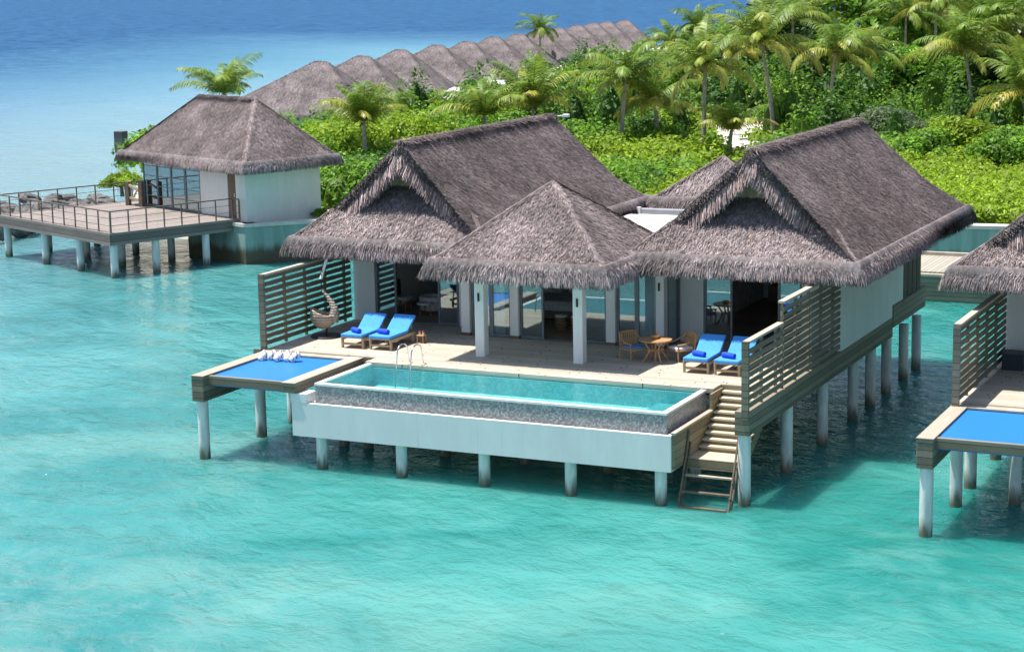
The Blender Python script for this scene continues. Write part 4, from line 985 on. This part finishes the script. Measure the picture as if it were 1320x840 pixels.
for bu, bv, cu, cv, lab, var, L, y, yg in PALMS: place_palm(bu, bv, cu, cv, lab, var, L, y, yg)

def leaf_cloud(mb, C, R, k, size, tint, rng, up=.45, squash=1.0):
    """k leaf-shaped faces through the outer shell of an ellipsoid"""
    d = rng.normal(size=(k, 3)); d /= np.linalg.norm(d, axis=1)[:, None]; lowb = d[:, 2] < -.35; d[lowb, 2] *= -1
    rr = rng.uniform(.62, 1.06, (k, 1)); P = np.array(C)+d*rr*np.array(R)
    N = d*.8+rng.normal(0, .55, (k, 3))+np.array((0, 0, up)); N /= np.linalg.norm(N, axis=1)[:, None]
    A = np.cross(N, rng.normal(size=(k, 3))); A /= np.linalg.norm(A, axis=1)[:, None]; B = np.cross(N, A)
    s = (size*rng.uniform(.65, 1.3, k))[:, None]
    mb.quads(np.stack([P-A*s, P-B*s*.5+N*s*.08, P+A*s, P+B*s*.5+N*s*.08], axis=1), np.array(tint)*rng.uniform(.62, 1.35, (k, 1)))
def dome(mb, C, R, tint, rng, n=9, k=5):
    V = []; C = np.array(C)
    for j in range(k+1):
        th = math.pi*.62*j/k
        for i in range(n):
            a = 2*math.pi*i/n; q = rng.uniform(.8, 1.05); V.append(C+np.array((R[0]*math.sin(th)*math.cos(a), R[1]*math.sin(th)*math.sin(a), R[2]*math.cos(th)))*q)
    mb.add(V, [(j*n+i, (j+1)*n+i, (j+1)*n+(i+1) % n, j*n+(i+1) % n) for j in range(k) for i in range(n)], 0, tint)

LIME = np.array((.27, .40, .022)); MIDG = np.array((.150, .300, .024)); DARK = np.array((.052, .125, .015)); GREY = np.array((.125, .175, .085))
LOW = [(-25, 73, 1.1, 13), (-17.7, 48.7, .9, 9)]
def inside(x, y):
    c = False; n = len(COAST)
    for i in range(n):
        (x1, y1), (x2, y2) = COAST[i], COAST[(i+1) % n]
        if (y1 > y) != (y2 > y) and x < (x2-x1)*(y-y1)/(y2-y1)+x1: c = not c
    return c
def wall_y(x): return float(np.interp(x, [p[0] for p in line], [p[1] for p in line]))
OPEN = [(-25, 73, 3.2), (-17.6, 48.7, 1.9), (-16.4, 44.5, 1.6), (-21, 60, 1.6), (-38, 88, 3)]
def thicket(name, label, seed, keep, leaf, step):
    rng = np.random.default_rng(seed); m = MB(); cnt = 0
    y = 29.0
    while y < 175:
        st = step*(1+max(0, y-45)/70)
        x = -58.0
        while x < 34:
            px, py = x+rng.uniform(-.5, .5)*st, y+rng.uniform(-.5, .5)*st; x += st
            if not inside(px, py): continue
            # only the ground the camera can look onto (a generous wedge)
            dx, dy = px-CX[0], py-CX[1]; ang = math.atan2(dx, dy)-YAW
            if abs(ang) > .33: continue
            if py < wall_y(px)+1.0 and px > -33: continue
            if any((px-a)**2+(py-b)**2 < r*r for a, b, r in OPEN): continue
            if any(abs((px-a)*.948+(py-b)*.318) < w_ and -ln_ < (py-b) < 1 for a, b, w_, ln_ in LOW): continue
            kk = keep(px, py, rng)
            if kk is None: continue
            h, r, tint = kk; d = math.hypot(dx, dy)
            k = int(leaf*(r*r*.5+r*h*.45)*1.6*np.clip(75/d, .45, 1.5)**1.3); sz = .098*np.clip(d/72, .85, 1.9)
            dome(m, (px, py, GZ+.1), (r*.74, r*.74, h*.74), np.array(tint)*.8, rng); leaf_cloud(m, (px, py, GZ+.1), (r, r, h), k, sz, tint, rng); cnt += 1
        y += st
    o = m.build(name, 'leaf'); tag(o, label, 'shrubs', kind='stuff'); return cnt
NZ = np.random.default_rng(77).uniform(0, 6.28, 8)
def patchy(x, y): return .5+.25*math.sin(x*.33+NZ[0]+.8*math.sin(y*.21+NZ[1]))+.25*math.sin(y*.29+NZ[2]+1.1*math.sin(x*.17+NZ[3]))
def hut_clear(x, y):
    c, s = math.cos(-HA), math.sin(-HA); dx, dy = x-HO[0], y-HO[1]; u, v = c*dx-s*dy, s*dx+c*dy
    return (-11.5 < u < 1.0 and -6 < v < 6.2) or (u < -8 and v < 12)
def row_clear(x, y):
    a = np.array((-55.5, 74.)); b = np.array((-74., 180.)); t = unit(b-a); q = np.array((x, y))-a
    nrm = np.array((t[1], -t[0])); return q@nrm < 8.5 and q@t > -8
def low_keep(x, y, rng):
    if hut_clear(x, y) or row_clear(x, y) or not (x > -17-.12*(y-34) and y < 58): return None
    p = patchy(x, y); return .45+.5*p+rng.uniform(0, .35), rng.uniform(.75, 1.15), LIME*(.85+.35*rng.random())*(1 if p > .4 else .85)
def hedge_keep(x, y, rng):
    if hut_clear(x, y) or row_clear(x, y) or (x > -17-.12*(y-34) and y < 58): return None
    p = patchy(x*1.3, y*1.3); c = LIME*.9 if p > .58 else (MIDG if p > .25 else DARK*1.2)
    if rng.random() < .10: return None
    h = .9+1.0*p+rng.uniform(0, .6)
    if y > 62 and rng.random() < .30: h += rng.uniform(.6, 1.9); c = DARK*1.2 if rng.random() < .5 else MIDG*.85
    if y > 75: h += .4
    if x > -34 and y > 38 and h < 2.4: h *= .66
    if x < -24 and y < 72: h += .45
    return h, rng.uniform(.85, 1.35)*(1+.4*(y > 80)), c*(.85+.4*rng.random())
n1 = thicket('beach_shrub_cover', 'low bright lime green shrub cover behind the seawall on the right', 21, low_keep, 170, .95)
n2 = thicket('shrub_thicket', 'dense mixed green shrub thicket covering the island between the roofs', 22, hedge_keep, 150, 1.15)

# individual broadleaf trees and bushes
def tree_mesh(t, seed, tint, size, nclump=15, leaves=150, spread=(1, 1, .8), low=False):
    rng = np.random.default_rng(seed); m = MB(); cz = .62 if low else 1.35
    if low: nclump = 20; spread = (1.0, 1.0, .62)
    m2 = MB(); m2.tube([(0, 0, -.3), (.03, .02, .35 if low else .5), (0, .05, .7 if low else 1.1)], [.12, .09, .06], 8)
    for k in range(nclump):
        d = rng.normal(size=3); d /= np.linalg.norm(d); d[2] = abs(d[2])*1.1-(.55 if low else .12); c = d*np.array(spread)*rng.uniform(.45, 1.0)*1.05+np.array((0, 0, cz))
        r = rng.uniform(.34, .60); tc = np.array(tint)*rng.uniform(.72, 1.32)
        leaf_cloud(m, c, (r, r, r*.80), leaves, size, tc, rng)
        if k % 2 == 0: m2.tube([(0, .03, .25 if low else .7), c*.5+np.array((0, 0, .2 if low else .35)), c], [.06, .04, .015], 5)
    cr = m.build('crown', 'leaf', t); tr = m2.build('trunk', 'twig', t); return t
KIND = {}
def tree(u, v, y, scale, kind, label, cat='tree', group=None, name='broadleaf_tree'):
    """(u, v): where the middle of the crown is seen; y: how far back it stands"""
    c = at(u, v, 1, y); s = scale; low = cat == 'bush'; key = (kind, low)
    base = np.array((c[0], c[1], c[2]-(.62 if low else 1.35)*s))
    if low: base[2] = GZ
    if base[2] > GZ+.2: lift = base[2]-GZ-.1
    else: lift = 0
    spec = dict(dark=(DARK, .075), mid=(MIDG, .075), lime=(LIME*.9, .075), grey=(GREY, .055), grape=(MIDG*.95, .13))[kind]
    if key not in KIND:
        t = thing(name, (0, 0, 0), label, cat, group); tree_mesh(t, 300+len(KIND)*7, spec[0], spec[1], leaves=230 if kind != 'grape' else 110, low=low); KIND[key] = t
    else: t = copy_tree(KIND[key]); t.name = name; t['label'] = label; t['category'] = cat
    if group: t['group'] = group
    elif 'group' in t: del t['group']
    t.location = tuple(base-np.array((0, 0, lift if lift < 0 else 0))); t.scale = (s, s, s*(1.0)); t.rotation_euler.z = (u*13 % 63)/10
    if lift > .4:    # a tall tree: its crown sits above the ground, lengthen the trunk down to it
        m = MB(); m.tube([(0, 0, -.2-lift), (.05, .02, -lift*.5), (0, 0, .1)], [.20, .16, .13], 8)
        V = np.concatenate(m.v)/s; m.v = [V+np.array(t.location)]; m.nv = len(V); m.build('trunk', 'twig', t)
    return t
tree(216, 176, 40.5, 2.35, 'mid', 'bright green bush rising behind the left end of the hut roof', 'bush', name='beach_shrub')
tree(505, 96, 62, 1.55, 'grape', 'leafy bush in front of the second roof of the far row', 'bush', name='sea_grape_bush')
tree(158, 256, 35.6, .8, 'lime', 'small yellow green bush behind the rough timber fence', 'bush', name='beach_shrub')
tree(413, 270, 29.6, .36, 'mid', 'tiny round shrub at the right foot of the white hut wall', 'bush', name='garden_shrub')
tree(1140, 165, 66, 1.75, 'grey', 'round grey green bush between the right roof and the upper right palms', 'bush', name='silver_bush')
tree(1040, 110, 88, 3.0, 'dark', 'large dark broadleaf tree behind the clean trunked palm')
tree(1180, 120, 92, 3.1, 'mid', 'broad mid green tree behind the grey green bush')
tree(1245, 200, 58, 1.9, 'lime', 'yellow green bush below the wide crowned palm', 'bush', name='beach_shrub')
tree(1190, 215, 56, 1.5, 'mid', 'leafy green bush left of the yellow green bush at the right', 'bush', name='beach_shrub')
tree(1302, 185, 55, 1.7, 'mid', 'green bush at the right edge below the spreading palm', 'bush', name='beach_shrub')
tree(1300, 120, 84, 3.0, 'dark', 'dark broadleaf tree at the right edge behind the palms')
tree(1110, 40, 125, 4.4, 'mid', 'tall green tree at the top of the grove left of the sea gap')
tree(1010, 60, 118, 3.8, 'dark', 'dark tree behind the crown of the big tall palm')
tree(1230, 60, 122, 4.6, 'mid', 'tall mid green tree right of the sea gap')
tree(1305, 30, 118, 4.8, 'dark', 'tall dark tree filling the upper right corner')
tree(950, 110, 98, 2.6, 'dark', 'dark green tree left of the big tall palm')
tree(870, 120, 84, 1.7, 'mid', 'rounded green tree among the slim palms')
tree(770, 130, 72, 1.5, 'lime', 'yellow green tree left of the leaning palm')
tree(740, 165, 60, 1.35, 'mid', 'green bush just behind the right end of the left ridge', 'bush', name='beach_shrub')
tree(1030, 145, 78, 1.7, 'lime', 'light green tree at the foot of the tall palms behind the right ridge')
tree(580, 130, 58, 1.55, 'mid', 'green bush below the third far roof', 'bush', name='beach_shrub')
tree(392, 140, 44, 1.5, 'mid', 'green bush right of the ridge of the left hut', 'bush', name='beach_shrub')
tree(1085, 10, 150, 5.0, 'dark', 'dark treetop touching the top edge left of the sea gap')
tree(1210, 5, 150, 5.0, 'mid', 'treetop touching the top edge right of the sea gap')

tree(1130, 105, 104, 2.6, 'dark', 'dark leafy tree in the hollow behind the grey green bush')
tree(985, 130, 90, 1.9, 'dark', 'dark low tree left of the foot of the big tall palm')
tree(1275, 90, 100, 3.0, 'mid', 'green tree between the wide crowned palm and the right edge')
tree(1075, 85, 110, 2.8, 'mid', 'green tree behind the crown of the clean trunked palm')
tree(925, 70, 125, 2.6, 'mid', 'green tree behind the distant dark palm near the sea line')
tree(830, 165, 62, 1.5, 'dark', 'dark green bush at the foot of the leaning palm', 'bush', name='beach_shrub')
tree(1150, 150, 74, 1.7, 'dark', 'dark green bush behind the back corner of the right roof', 'bush', name='beach_shrub')
tree(680, 150, 66, 1.7, 'lime', 'yellow green bush around the bushy palm behind the left ridge', 'bush', name='beach_shrub')
lp = at(718, 192, 2, 2.9); t = thing('lamp_post', (lp[0], lp[1], GZ), 'thin black lamp post with small white head in the shrubs between the big roofs', 'lamp post')
m = MB(); m.tube([(lp[0], lp[1], GZ), (lp[0], lp[1], 4.5)], .045, 8); m.build('pole', 'black', t)
m = MB(); m.tube([(lp[0], lp[1], 4.45), (lp[0]+.45, lp[1]+.1, 4.5)], .03, 8); m.bbox(lp[0]+.3, lp[0]+.62, lp[1]+.0, lp[1]+.2, 4.42, 4.56, .02); m.build('lamp_head', 'palec', t)
print('thicket bushes', n1, n2, 'objects', len(COL.objects))
